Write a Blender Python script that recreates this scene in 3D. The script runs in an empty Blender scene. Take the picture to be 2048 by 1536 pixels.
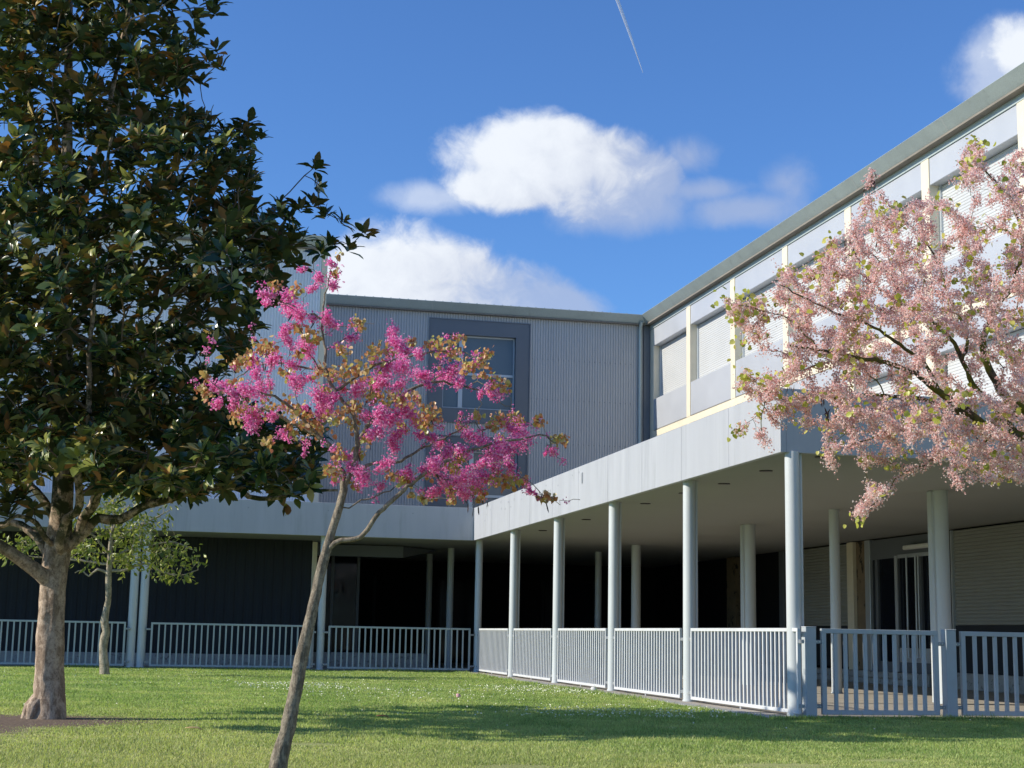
import bpy, math, random
import numpy as np
from mathutils import Vector, Matrix

# ------------------------------------------------------------------ camera
sc = bpy.context.scene
col = sc.collection
FPX, PITCH, ROLL, YAW, EYE = 3009.19, 0.165405645, 0.0182459195, 0.219807894, 1.15
def cam_rot(p, r, y):
    cp, sp = math.cos(p), math.sin(p); cy, sy = math.cos(y), math.sin(y); cr, sr = math.cos(r), math.sin(r)
    fwd = np.array([sy*cp, cy*cp, sp]); right = np.array([cy, -sy, 0.0]); up = np.cross(right, fwd)
    return np.column_stack([right*cr+up*sr, -right*sr+up*cr, -fwd])
R_CAM = cam_rot(PITCH, ROLL, YAW)
cam_d = bpy.data.cameras.new('camera'); cam = bpy.data.objects.new('camera', cam_d); col.objects.link(cam)
cam_d.sensor_width = 36; cam_d.lens = FPX/2048*36; cam_d.clip_start = 0.1; cam_d.clip_end = 20000
cam.matrix_world = Matrix(((*R_CAM[0], 0), (*R_CAM[1], 0), (*R_CAM[2], EYE), (0, 0, 0, 1)))
sc.camera = cam

def ray(x, y): return R_CAM @ np.array([x-1024.0, 768.0-y, -FPX])
def on_axis(x, y, ax, v):
    c = np.array([0, 0, EYE]); r = ray(x, y); return c + (v-c[ax])/r[ax]*r
def onX(x, y, v): return on_axis(x, y, 0, v)
def onY(x, y, v): return on_axis(x, y, 1, v)
def onZ(x, y, v): return on_axis(x, y, 2, v)
def proj(P):
    v = (np.asarray(P, float)-np.array([0, 0, EYE])) @ R_CAM
    return 1024+FPX*v[..., 0]/-v[..., 2], 768-FPX*v[..., 1]/-v[..., 2]

# ------------------------------------------------------------------ light
SUN = np.array([-1.0, 0.06, 0.565]); SUN /= np.linalg.norm(SUN)
sun_d = bpy.data.lights.new('sun', 'SUN'); sun_d.energy = 4.6; sun_d.angle = math.radians(0.5); sun_d.color = (1.0, 0.92, 0.79)
sun = bpy.data.objects.new('sun', sun_d); col.objects.link(sun)
sun.rotation_euler = Vector(SUN).to_track_quat('Z', 'Y').to_euler()
sun.location = (-30, 10, 40)
sc.view_settings.view_transform = 'Standard'; sc.view_settings.look = 'None'
sc.view_settings.exposure = 0.28; sc.view_settings.gamma = 1.0
sc.cycles.max_bounces = 8; sc.cycles.diffuse_bounces = 4; sc.cycles.transparent_max_bounces = 16
sc.cycles.sample_clamp_indirect = 4.0

world = bpy.data.worlds.new("World"); sc.world = world; world.use_nodes = True
class NT:
    """small helper to write node graphs"""
    def __init__(s, tree): s.t = tree; s.n = tree.nodes; s.l = tree.links
    def new(s, typ, **kw):
        n = s.n.new(typ)
        for k, v in kw.items(): setattr(n, k, v)
        return n
    def put(s, sock, v):
        if hasattr(v, 'is_output') or isinstance(v, bpy.types.NodeSocket): s.l.new(v, sock)
        else: sock.default_value = v
    def math(s, op, a, b=None, c=None, clamp=False):
        n = s.new('ShaderNodeMath', operation=op); n.use_clamp = clamp
        s.put(n.inputs[0], a)
        if b is not None: s.put(n.inputs[1], b)
        if c is not None: s.put(n.inputs[2], c)
        return n.outputs[0]
    def vmath(s, op, a, b=None):
        n = s.new('ShaderNodeVectorMath', operation=op); s.put(n.inputs[0], a)
        if b is not None: s.put(n.inputs[1], b)
        return n.outputs['Value'] if op in ('LENGTH', 'DOT_PRODUCT', 'DISTANCE') else n.outputs[0]
    def noise(s, vec, scale, detail=4, rough=0.5, out='Fac', dist=0.0):
        n = s.new('ShaderNodeTexNoise'); n.inputs['Scale'].default_value = scale
        n.inputs['Detail'].default_value = detail; n.inputs['Roughness'].default_value = rough
        n.inputs['Distortion'].default_value = dist
        if vec is not None: s.l.new(vec, n.inputs['Vector'])
        return n.outputs[out]
    def ramp(s, fac, stops):
        n = s.new('ShaderNodeValToRGB'); s.put(n.inputs[0], fac); e = n.color_ramp.elements
        while len(e) < len(stops): e.new(0.5)
        for q, (p, c) in zip(e, stops): q.position = p; q.color = c if len(c) == 4 else (*c, 1)
        return n.outputs[0]
    def mix(s, fac, a, b, mode='MIX'):
        n = s.new('ShaderNodeMix', data_type='RGBA', blend_type=mode)
        s.put(n.inputs[0], fac); s.put(n.inputs[6], a if not isinstance(a, tuple) else (*a[:3], 1))
        s.put(n.inputs[7], b if not isinstance(b, tuple) else (*b[:3], 1)); return n.outputs[2]
    def maprange(s, v, a, b, c=0.0, d=1.0, smooth=True):
        n = s.new('ShaderNodeMapRange', interpolation_type='SMOOTHSTEP' if smooth else 'LINEAR')
        s.put(n.inputs[0], v)
        for i, q in enumerate((a, b, c, d)): s.put(n.inputs[i+1], q)
        return n.outputs[0]

W = NT(world.node_tree); W.n.clear()
sky = W.new('ShaderNodeTexSky', sky_type='NISHITA'); sky.sun_disc = False
sky.sun_elevation = math.asin(SUN[2]); sky.sun_rotation = math.atan2(SUN[0], SUN[1])
sky.air_density = 1.0; sky.dust_density = 0.35; sky.ozone_density = 2.2; sky.altitude = 100
SKY_STR = 0.100
tc = W.new('ShaderNodeTexCoord'); sx = W.new('ShaderNodeSeparateXYZ'); W.l.new(tc.outputs['Generated'], sx.inputs[0])
az = W.math('ARCTAN2', sx.outputs[0], sx.outputs[1]); el = W.math('ARCSINE', sx.outputs[2])
cv = W.new('ShaderNodeCombineXYZ'); W.l.new(az, cv.inputs[0]); W.l.new(el, cv.inputs[1])
nz = W.noise(cv.outputs[0], 11.0, 8, 0.60, dist=0.3); nz2 = W.noise(cv.outputs[0], 38.0, 6, 0.62, dist=0.5)
nzc = W.math('ADD', W.math('MULTIPLY', W.math('SUBTRACT', nz, 0.5), 0.95), W.math('MULTIPLY', W.math('SUBTRACT', nz2, 0.5), 0.42))
def az_el(px, py):
    r = ray(px, py); r = r/np.linalg.norm(r); return math.atan2(r[0], r[1]), math.asin(r[2])
def blob(px, py, rx, ry, w=1.0, rot=0.0):
    a0, e0 = az_el(px, py)
    dx = W.math('MULTIPLY', W.math('SUBTRACT', az, a0), FPX*0.9/rx*1.0)
    dy = W.math('MULTIPLY', W.math('SUBTRACT', el, e0), FPX/ry)
    if rot:
        c, s_ = math.cos(rot), math.sin(rot)
        kx = ry/rx
        dx2 = W.math('ADD', W.math('MULTIPLY', dx, c), W.math('MULTIPLY', dy, s_*kx))
        dy2 = W.math('SUBTRACT', W.math('MULTIPLY', dy, c), W.math('MULTIPLY', dx, s_/kx)); dx, dy = dx2, dy2
    r = W.math('SQRT', W.math('ADD', W.math('MULTIPLY', dx, dx), W.math('MULTIPLY', dy, dy)))
    return W.math('MULTIPLY', W.math('SUBTRACT', 1.0, r), w)
def field(blobs):
    f = None
    for b in blobs:
        v = blob(*b); f = v if f is None else W.math('SMOOTH_MAX', f, v, 0.12)
    return W.math('ADD', f, nzc)
dense = field([(1050, 320, 190, 120), (1090, 285, 150, 80), (1175, 340, 180, 112), (1275, 350, 105, 78, .8), (985, 365, 110, 68, .85), (1210, 400, 150, 75, .75), (1030, 378, 170, 62, .95),
               (2060, 115, 125, 95, .62), (800, 610, 270, 170), (960, 610, 200, 120), (1070, 625, 150, 75, .9)])
soft = field([(1230, 415, 170, 75, .9), (880, 395, 120, 40, .7), (1490, 420, 140, 50, .75), (1570, 365, 70, 60, .5), (1380, 310, 80, 50, .5), (1420, 380, 120, 35, .6),
              (2040, 130, 150, 105, 1.1), (1990, 170, 110, 60, .9), (2400, 300, 300, 140, 1)])
a_d = W.maprange(dense, 0.04, 0.40); a_s = W.math('MULTIPLY', W.maprange(soft, 0.0, 0.6), 0.55)
shade = W.math('ADD', W.math('MULTIPLY', dense, .22), W.math('MULTIPLY', W.math('SUBTRACT', el, az_el(1100, 340)[1]), 5.0))
shade = W.math('ADD', shade, W.math('MULTIPLY', W.math('MINIMUM', W.math('ABSOLUTE', W.math('SUBTRACT', az, az_el(2050, 120)[0])), W.math('SUBTRACT', az, az_el(1100, 340)[0])), -4.0))
shade = W.maprange(W.math('ADD', shade, W.math('MULTIPLY', W.math('SUBTRACT', nz2, .5), .5)), -0.35, 0.35)
a_d = W.math('MULTIPLY', a_d, W.maprange(shade, 0.0, 0.6, 0.62, 1.0)); alpha = W.math('MAXIMUM', a_d, a_s)
ccol = W.mix(shade, (4.2, 4.7, 6.0), (7.3, 7.7, 8.3))
skyc = W.mix(1.0, sky.outputs[0], (0.62, 0.97, 1.46), 'MULTIPLY')
cc = W.mix(alpha, skyc, ccol)
bg = W.new('ShaderNodeBackground'); bg.inputs[1].default_value = SKY_STR; W.l.new(cc, bg.inputs[0])
wo = W.new('ShaderNodeOutputWorld'); W.l.new(bg.outputs[0], wo.inputs[0])

# ------------------------------------------------------------------ helpers
def tag(o, label=None, cat=None, group=None, kind=None):
    if label: o['label'] = label
    if cat: o['category'] = cat
    if group: o['group'] = group
    if kind: o['kind'] = kind
    return o
def empty(name, loc=(0, 0, 0), rz=0.0, parent=None):
    o = bpy.data.objects.new(name, None); col.objects.link(o); o.location = loc; o.rotation_euler = (0, 0, rz)
    o.empty_display_size = 0.2
    if parent: o.parent = parent
    return o
def mesh_np(name, V, polys_idx, sizes, mats, parent=None, smooth=False, matidx=None):
    me = bpy.data.meshes.new(name)
    V = np.asarray(V, np.float32); L = np.asarray(polys_idx, np.int32); S = np.asarray(sizes, np.int32)
    me.vertices.add(len(V)); me.vertices.foreach_set('co', V.ravel())
    me.loops.add(len(L)); me.loops.foreach_set('vertex_index', L)
    me.polygons.add(len(S)); st = np.zeros(len(S), np.int32); st[1:] = np.cumsum(S)[:-1]
    me.polygons.foreach_set('loop_start', st); me.polygons.foreach_set('loop_total', S)
    if smooth: me.polygons.foreach_set('use_smooth', np.ones(len(S), bool))
    if matidx is not None: me.polygons.foreach_set('material_index', np.asarray(matidx, np.int32))
    me.update(calc_edges=True); me.validate()
    for m in (mats if isinstance(mats, (list, tuple)) else [mats]): me.materials.append(m)
    o = bpy.data.objects.new(name, me); col.objects.link(o)
    if parent: o.parent = parent
    return o
class MB:
    def __init__(s): s.v = []; s.f = []
    def add(s, vs, fs):
        b = len(s.v); s.v += [tuple(map(float, p)) for p in vs]; s.f += [tuple(b+i for i in f) for f in fs]; return s
    def box(s, x0, x1, y0, y1, z0, z1, bev=0.0):
        if x1 < x0: x0, x1 = x1, x0
        if y1 < y0: y0, y1 = y1, y0
        if z1 < z0: z0, z1 = z1, z0
        b = min(bev, (x1-x0)/2.2, (y1-y0)/2.2, (z1-z0)/2.2)
        if b <= 0:
            s.add([(x0,y0,z0),(x1,y0,z0),(x1,y1,z0),(x0,y1,z0),(x0,y0,z1),(x1,y0,z1),(x1,y1,z1),(x0,y1,z1)],
                  [(0,3,2,1),(4,5,6,7),(0,1,5,4),(1,2,6,5),(2,3,7,6),(3,0,4,7)])
            return s
        vs = []; idx = {}
        for ix, X in enumerate((x0, x1)):
            for iy, Y in enumerate((y0, y1)):
                for iz, Z in enumerate((z0, z1)):
                    sx_, sy_, sz_ = (1-2*ix), (1-2*iy), (1-2*iz)
                    idx[ix,iy,iz,'x'] = len(vs); vs.append((X, Y+sy_*b, Z+sz_*b))
                    idx[ix,iy,iz,'y'] = len(vs); vs.append((X+sx_*b, Y, Z+sz_*b))
                    idx[ix,iy,iz,'z'] = len(vs); vs.append((X+sx_*b, Y+sy_*b, Z))
        fs = []
        for i in (0, 1):
            q = [idx[i,0,0,'x'],idx[i,1,0,'x'],idx[i,1,1,'x'],idx[i,0,1,'x']]; fs.append(q if i else q[::-1])
            q = [idx[0,i,0,'y'],idx[0,i,1,'y'],idx[1,i,1,'y'],idx[1,i,0,'y']]; fs.append(q if i else q[::-1])
            q = [idx[0,0,i,'z'],idx[1,0,i,'z'],idx[1,1,i,'z'],idx[0,1,i,'z']]; fs.append(q if i else q[::-1])
        for a in (0, 1):
            for c in (0, 1):
                q = [idx[a,c,0,'x'],idx[a,c,0,'y'],idx[a,c,1,'y'],idx[a,c,1,'x']]; fs.append(q if (a==c) else q[::-1])
                q = [idx[a,0,c,'x'],idx[a,1,c,'x'],idx[a,1,c,'z'],idx[a,0,c,'z']]; fs.append(q if (a==c) else q[::-1])
                q = [idx[0,a,c,'y'],idx[1,a,c,'y'],idx[1,a,c,'z'],idx[0,a,c,'z']]; fs.append(q[::-1] if (a==c) else q)
        for a in (0, 1):
            for c in (0, 1):
                for d in (0, 1):
                    q = [idx[a,c,d,'x'],idx[a,c,d,'y'],idx[a,c,d,'z']]; fs.append(q if (a+c+d)%2 else q[::-1])
        return s.add(vs, fs)
    def cyl(s, x, y, z0, z1, r, n=24, r2=None):
        r2 = r if r2 is None else r2
        vs = [(x+r*math.cos(2*math.pi*i/n), y+r*math.sin(2*math.pi*i/n), z0) for i in range(n)]
        vs += [(x+r2*math.cos(2*math.pi*i/n), y+r2*math.sin(2*math.pi*i/n), z1) for i in range(n)]
        return s.add(vs, [(i, (i+1)%n, n+(i+1)%n, n+i) for i in range(n)]+[tuple(range(n-1, -1, -1)), tuple(range(n, 2*n))])
    def tube(s, P, Rr, n=8):
        P = np.asarray(P, float); Rr = np.broadcast_to(np.asarray(Rr, float), (len(P),))
        vs = []; up = None
        for i in range(len(P)):
            t = P[min(i+1, len(P)-1)]-P[max(i-1, 0)]; t = t/(np.linalg.norm(t)+1e-9)
            if up is None: up = np.cross(t, [0.3, 1, 0.1]); up /= np.linalg.norm(up)+1e-9
            up = up-t*up.dot(t); up /= np.linalg.norm(up)+1e-9; w = np.cross(t, up)
            for k in range(n):
                a = 2*math.pi*k/n; vs.append(P[i]+Rr[i]*(math.cos(a)*up+math.sin(a)*w))
        fs = [(i*n+k, i*n+(k+1)%n, (i+1)*n+(k+1)%n, (i+1)*n+k) for i in range(len(P)-1) for k in range(n)]
        return s.add(vs, fs+[tuple(range(n-1, -1, -1)), tuple(range((len(P)-1)*n, len(P)*n))])
    def build(s, name, m, parent=None, smooth=False):
        me = bpy.data.meshes.new(name); me.from_pydata(s.v, [], s.f); me.update()
        for q in (m if isinstance(m, (list, tuple)) else [m]): me.materials.append(q)
        o = bpy.data.objects.new(name, me); col.objects.link(o)
        if smooth:
            me.polygons.foreach_set('use_smooth', np.ones(len(me.polygons), bool))
            me.set_sharp_from_angle(angle=math.radians(40))
        if parent: o.parent = parent
        return o
def box(name, m, parent, *a, bev=0.0): return MB().box(*a, bev=bev).build(name, m, parent)

# ------------------------------------------------------------------ materials
def mat(name, c, rough=0.6, metal=0.0, var=0.12, vscale=1.5, stretch=(1, 1, 1), bump=0.0, bscale=40.0, dirt=None, dscale=3.0, dlo=0.58, dhi=0.75, spec=0.5, fine=0.0, streak=0.0):
    m = bpy.data.materials.new(name); m.use_nodes = True; T = NT(m.node_tree)
    b = m.node_tree.nodes['Principled BSDF']; b.inputs['Roughness'].default_value = rough; b.inputs['Metallic'].default_value = metal
    b.inputs['Specular IOR Level'].default_value = spec
    geo = T.new('ShaderNodeNewGeometry'); mp = T.new('ShaderNodeMapping'); T.l.new(geo.outputs['Position'], mp.inputs[0])
    mp.inputs['Scale'].default_value = stretch
    n1 = T.noise(mp.outputs[0], vscale, 5, 0.6)
    v = T.maprange(n1, 0.25, 0.75, 1-var, 1+var, smooth=False)
    if fine:
        n3 = T.noise(geo.outputs['Position'], 35.0, 3, 0.7); v = T.math('MULTIPLY', v, T.maprange(n3, 0.3, 0.7, 1-fine, 1+fine, smooth=False))
    cm = T.mix(1.0, c, (1, 1, 1), 'MULTIPLY'); mul = T.vmath('SCALE', cm); mul.node.inputs['Scale'].default_value = 1.0
    T.l.new(v, mul.node.inputs['Scale'])
    out = mul
    if dirt is not None:
        n2 = T.noise(mp.outputs[0], dscale, 6, 0.65, dist=0.4); out = T.mix(T.maprange(n2, dlo, dhi), out, dirt)
    if streak:
        ms_ = T.new('ShaderNodeMapping'); T.l.new(geo.outputs['Position'], ms_.inputs[0]); ms_.inputs['Scale'].default_value = (1, 1, .035)
        n7 = T.noise(ms_.outputs[0], 7.0, 5, .75); out = T.mix(T.maprange(n7, .54, .70, 0, streak), out, tuple(q*.62 for q in c))
    T.l.new(out, b.inputs['Base Color'])
    if bump:
        n4 = T.noise(geo.outputs['Position'], bscale, 4, 0.6); bp = T.new('ShaderNodeBump'); bp.inputs['Strength'].default_value = bump
        bp.inputs['Distance'].default_value = 0.02; T.l.new(n4, bp.inputs['Height']); T.l.new(bp.outputs[0], b.inputs['Normal'])
    rv = T.maprange(n1, 0.3, 0.7, max(rough-0.08, 0.02), min(rough+0.08, 1.0), smooth=False); T.l.new(rv, b.inputs['Roughness'])
    return m
M = {}
M['fascia'] = mat('fascia_paint', (0.41, 0.425, 0.455), 0.5, var=0.07, vscale=2.4, stretch=(1, 1, 0.10), dirt=(0.325, 0.34, 0.355), dscale=2.8, dlo=.54, dhi=.78, streak=.32)
M['soffit'] = mat('soffit_plaster', (0.33, 0.335, 0.32), 0.85, var=0.06, vscale=0.6)
M['column'] = mat('column_paint', (0.53, 0.565, 0.57), 0.42, var=0.05, vscale=3, stretch=(1, 1, .3), dirt=(.42, .46, .46), dscale=6, dlo=.66, dhi=.8)
M['fence'] = mat('fence_paint', (0.60, 0.62, 0.63), 0.42, var=0.05, vscale=5, dirt=(.42, .42, .40), dscale=9, dlo=.70, dhi=.8)
M['fence_back'] = mat('fence_grey_paint', (0.42, 0.47, 0.46), 0.5, var=0.06, vscale=5)
M['gate'] = mat('gate_paint', (0.43, 0.47, 0.49), 0.42, var=0.06, vscale=5, dirt=(.34, .34, .36), dscale=8, dlo=.68, dhi=.8)
M['steel'] = mat('bolt_steel', (0.55, 0.55, 0.55), 0.35, metal=0.9, var=0.1)
M['bracket'] = mat('bracket_steel', (0.30, 0.32, 0.34), 0.5, metal=0.3, var=0.15, vscale=20)
M['corr'] = mat('corrugated_sheet', (0.48, 0.48, 0.475), 0.5, metal=0.1, var=0.06, vscale=1.0, stretch=(1, 1, .2))
M['corr_pale'] = mat('corrugated_pale_sheet', (0.78, 0.79, 0.81), 0.45, metal=0.15, var=0.05, vscale=1.0, stretch=(1, 1, .2))
M['zinc'] = mat('zinc_trim', (0.43, 0.49, 0.47), 0.5, metal=0.25, var=0.08, vscale=1.2, fine=0.10, dirt=(.34, .39, .37), dscale=2.0)
M['zinc_joint'] = mat('zinc_joint', (0.46, 0.50, 0.48), 0.5, metal=0.2)
M['panel'] = mat('metal_panel', (0.43, 0.45, 0.48), 0.45, metal=0.1, var=0.04, vscale=.8)
M['cream'] = mat('cream_frame', (0.70, 0.63, 0.48), 0.55, var=0.06, vscale=4, dirt=(.55, .48, .34), dscale=5, dlo=.64, dhi=.8)
M['shutter'] = mat('shutter_slats', (0.52, 0.53, 0.525), 0.5, var=0.03, vscale=1.0)
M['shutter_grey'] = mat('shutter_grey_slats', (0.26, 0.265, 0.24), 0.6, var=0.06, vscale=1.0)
M['winframe'] = mat('window_surround', (0.14, 0.155, 0.175), 0.5, metal=0.1, var=0.07, vscale=1.5)
M['alu'] = mat('aluminium_frame', (0.50, 0.54, 0.57), 0.4, metal=0.4, var=0.05)
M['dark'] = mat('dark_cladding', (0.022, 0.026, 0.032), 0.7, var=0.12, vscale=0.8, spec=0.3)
M['black'] = mat('deep_shade_black', (0.010, 0.010, 0.013), 0.8, var=0.1, spec=0.2)  # near-black wall colour stands in for the deep shade inside the walkway
M['conc'] = mat('plinth_concrete', (0.34, 0.34, 0.32), 0.9, var=0.18, vscale=2, bump=.3, dirt=(.16, .16, .15), dscale=7, dlo=.55, dhi=.68, fine=.1)
M['rust'] = mat('stained_board', (0.19, 0.14, 0.085), 0.8, var=0.25, vscale=3, dirt=(.02, .018, .014), dscale=2.6, dlo=.56, dhi=.62)
M['glass'] = mat('dark_glass', (0.010, 0.013, 0.020), 0.05, var=0.0, spec=0.2)
M['blind'] = mat('window_glass', (0.13, 0.16, 0.18), 0.12, var=0.05, vscale=.6, spec=0.6)
M['lens'] = mat('downlight_trim', (0.03, 0.03, 0.03), 0.4)
M['white'] = mat('white_enamel', (0.75, 0.75, 0.72), 0.4)

def floor_mat():
    m = bpy.data.materials.new('paving_slabs'); m.use_nodes = True; T = NT(m.node_tree); b = m.node_tree.nodes['Principled BSDF']
    g = T.new('ShaderNodeNewGeometry'); P = g.outputs['Position']
    br = T.new('ShaderNodeTexBrick'); br.offset = 0.0; T.l.new(P, br.inputs['Vector'])
    br.inputs['Scale'].default_value = 1.0; br.inputs['Brick Width'].default_value = 1.2; br.inputs['Row Height'].default_value = 1.2
    br.inputs['Mortar Size'].default_value = 0.012; br.inputs['Color1'].default_value = (.40, .36, .30, 1); br.inputs['Color2'].default_value = (.36, .33, .28, 1); br.inputs['Mortar'].default_value = (.12, .11, .10, 1)
    n = T.noise(P, 3.0, 6, .65); c = T.mix(T.maprange(n, .5, .75), br.outputs[0], (.26, .24, .21)); T.l.new(c, b.inputs['Base Color']); b.inputs['Roughness'].default_value = .85
    n2 = T.noise(P, 60, 3, .6); bp = T.new('ShaderNodeBump'); bp.inputs['Strength'].default_value = .25; bp.inputs['Distance'].default_value = .01
    T.l.new(n2, bp.inputs['Height']); T.l.new(bp.outputs[0], b.inputs['Normal']); return m
M['floor'] = floor_mat()

MAG = onZ(98, 1437, 0.0)      # foot of the magnolia
def dirt_mask_np(x, y):
    d = np.hypot((x-(MAG[0]-0.9))/2.0, (y-(MAG[1]-0.55))/1.5)
    d2 = np.hypot((x-(MAG[0]-1.3))/1.6, (y-(MAG[1]-2.2))/1.9)+.12
    return np.minimum(d, d2)
def lawn_mat(name, blades):
    m = bpy.data.materials.new(name); m.use_nodes = True; T = NT(m.node_tree); b = m.node_tree.nodes['Principled BSDF']
    g = T.new('ShaderNodeNewGeometry'); P = g.outputs['Position']
    n1 = T.noise(P, 0.55, 5, .6); n2 = T.noise(P, 4.0, 4, .6)
    s = T.new('ShaderNodeSeparateXYZ'); T.l.new(P, s.inputs[0])
    green = T.ramp(T.math('ADD', T.math('MULTIPLY', n1, .6), T.math('MULTIPLY', n2, .4)), [(0.36, (.22, .31, .10)), (.5, (.36, .44, .165)), (.64, (.54, .55, .25))])
    green = T.mix(T.maprange(T.noise(P, 1.7, 5, .7), .48, .70, 0, .5), green, (.16, .27, .07)); near = T.maprange(T.math('ADD', s.outputs[1], T.math('MULTIPLY', s.outputs[0], 1.2)), 13.0, 26.0)
    c = T.mix(T.math('MULTIPLY', T.math('SUBTRACT', 1.0, near), .6), green, (.53, .49, .23))
    # worn earth around the foot of the big tree
    vx = T.math('DIVIDE', T.math('SUBTRACT', s.outputs[0], MAG[0]-0.7), 2.5); vy = T.math('DIVIDE', T.math('SUBTRACT', s.outputs[1], MAG[1]-0.55), 1.5)
    d1 = T.math('SQRT', T.math('ADD', T.math('MULTIPLY', vx, vx), T.math('MULTIPLY', vy, vy)))
    vx = T.math('DIVIDE', T.math('SUBTRACT', s.outputs[0], MAG[0]-1.3), 1.6); vy = T.math('DIVIDE', T.math('SUBTRACT', s.outputs[1], MAG[1]-2.2), 1.9)
    d2 = T.math('ADD', T.math('SQRT', T.math('ADD', T.math('MULTIPLY', vx, vx), T.math('MULTIPLY', vy, vy))), .12)
    d = T.math('ADD', T.math('MINIMUM', d1, d2), T.math('MULTIPLY', T.math('SUBTRACT', n2, .5), .7))
    earth = T.maprange(d, .75, 1.1, 1.0, 0.0)
    ec = T.ramp(T.noise(P, 18, 5, .7), [(.3, (.08, .055, .04)), (.55, (.20, .15, .11)), (.75, (.34, .27, .21))])
    if blades:
        rp = T.maprange(g.outputs['Random Per Island'], 0, 1, .62, 1.40, smooth=False)
        mu = T.vmath('SCALE', c); T.l.new(rp, mu.node.inputs['Scale'])
        straw = T.math('GREATER_THAN', T.math('FRACT', T.math('MULTIPLY', g.outputs['Random Per Island'], 37.0)), .90)
        c = T.mix(T.math('MULTIPLY', straw, .6), mu, (.50, .45, .22))
        tr = T.new('ShaderNodeBsdfTranslucent'); T.l.new(T.mix(1.0, c, (1.1, 1.3, .6), 'MULTIPLY'), tr.inputs[0])
        ms = T.new('ShaderNodeMixShader'); ms.inputs[0].default_value = .42
        T.l.new(b.outputs[0], ms.inputs[1]); T.l.new(tr.outputs[0], ms.inputs[2]); T.l.new(ms.outputs[0], m.node_tree.nodes['Material Output'].inputs[0])
        b.inputs['Roughness'].default_value = .55
    else:
        c = T.mix(1.0, c, (.85, .85, .75), 'MULTIPLY'); b.inputs['Roughness'].default_value = .95
        c = T.mix(earth, c, ec)
        bp = T.new('ShaderNodeBump'); bp.inputs['Strength'].default_value = .7; bp.inputs['Distance'].default_value = .03
        T.l.new(T.noise(P, 45, 4, .7), bp.inputs['Height']); T.l.new(bp.outputs[0], b.inputs['Normal'])
    b.inputs['Specular IOR Level'].default_value = .25
    T.l.new(c, b.inputs['Base Color']); return m
M['lawn'] = lawn_mat('lawn_soil', False); M['blades'] = lawn_mat('grass_blades', True)

def leaf_mat(name, stops, under=None, rough=0.35, trans=0.25, tcol=None, spec=0.5, coat=0.0):
    m = bpy.data.materials.new(name); m.use_nodes = True; T = NT(m.node_tree); b = m.node_tree.nodes['Principled BSDF']
    g = T.new('ShaderNodeNewGeometry'); rp = g.outputs['Random Per Island']
    c = T.ramp(rp, stops)
    if under is not None:
        u = T.ramp(T.math('FRACT', T.math('MULTIPLY', rp, 17.0)), under); c = T.mix(g.outputs['Backfacing'], c, u)
        T.l.new(T.maprange(g.outputs['Backfacing'], 0, 1, rough, .8, smooth=False), b.inputs['Roughness'])
    else: b.inputs['Roughness'].default_value = rough
    b.inputs['Specular IOR Level'].default_value = spec
    T.l.new(c, b.inputs['Base Color'])
    if trans:
        tr = T.new('ShaderNodeBsdfTranslucent')
        T.l.new(T.mix(1.0, c, tcol, 'MULTIPLY') if tcol else c, tr.inputs[0])
        ms = T.new('ShaderNodeMixShader'); ms.inputs[0].default_value = trans
        T.l.new(b.outputs[0], ms.inputs[1]); T.l.new(tr.outputs[0], ms.inputs[2]); T.l.new(ms.outputs[0], m.node_tree.nodes['Material Output'].inputs[0])
    return m
M['mag_leaf'] = leaf_mat('magnolia_leaf', [(0, (.016, .038, .013)), (.35, (.038, .076, .020)), (.60, (.12, .155, .032)), (.88, (.33, .33, .08)), (1, (.50, .33, .11))],
                         under=[(0, (.030, .055, .022)), (.55, (.055, .078, .030)), (.78, (.10, .09, .038)), (.93, (.17, .10, .045)), (1, (.30, .14, .055))], rough=.26, trans=.15, tcol=(1.6, 1.5, .5), spec=.5)
M['slim_leaf'] = leaf_mat('young_tree_leaf', [(0, (.10, .14, .02)), (.6, (.23, .28, .04)), (1, (.42, .43, .09))], rough=.35, trans=.4)
M['rb_leaf'] = leaf_mat('copper_leaf', [(0, (.46, .16, .08)), (.35, (.60, .28, .11)), (.6, (.56, .40, .12)), (.8, (.46, .46, .11)), (1, (.82, .55, .34))], rough=.35, trans=.4)
M['rb_flower'] = leaf_mat('magenta_blossom', [(0, (.84, .10, .42)), (.35, (.96, .25, .59)), (.75, (.98, .43, .72)), (1, (.99, .70, .87))], rough=.6, trans=.5, spec=.2)
M['pk_flower'] = leaf_mat('pale_pink_blossom', [(0, (.88, .49, .46)), (.3, (.97, .67, .63)), (.7, (.99, .80, .76)), (1, (.99, .92, .89))], rough=.65, trans=.5, spec=.2)
M['pk_leaf'] = leaf_mat('lime_leaf', [(0, (.34, .38, .05)), (.6, (.54, .56, .09)), (1, (.68, .62, .18))], rough=.4, trans=.45)
M['pod'] = leaf_mat('seed_pod', [(0, (.035, .018, .016)), (1, (.085, .045, .035))], rough=.6, trans=0)
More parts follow.
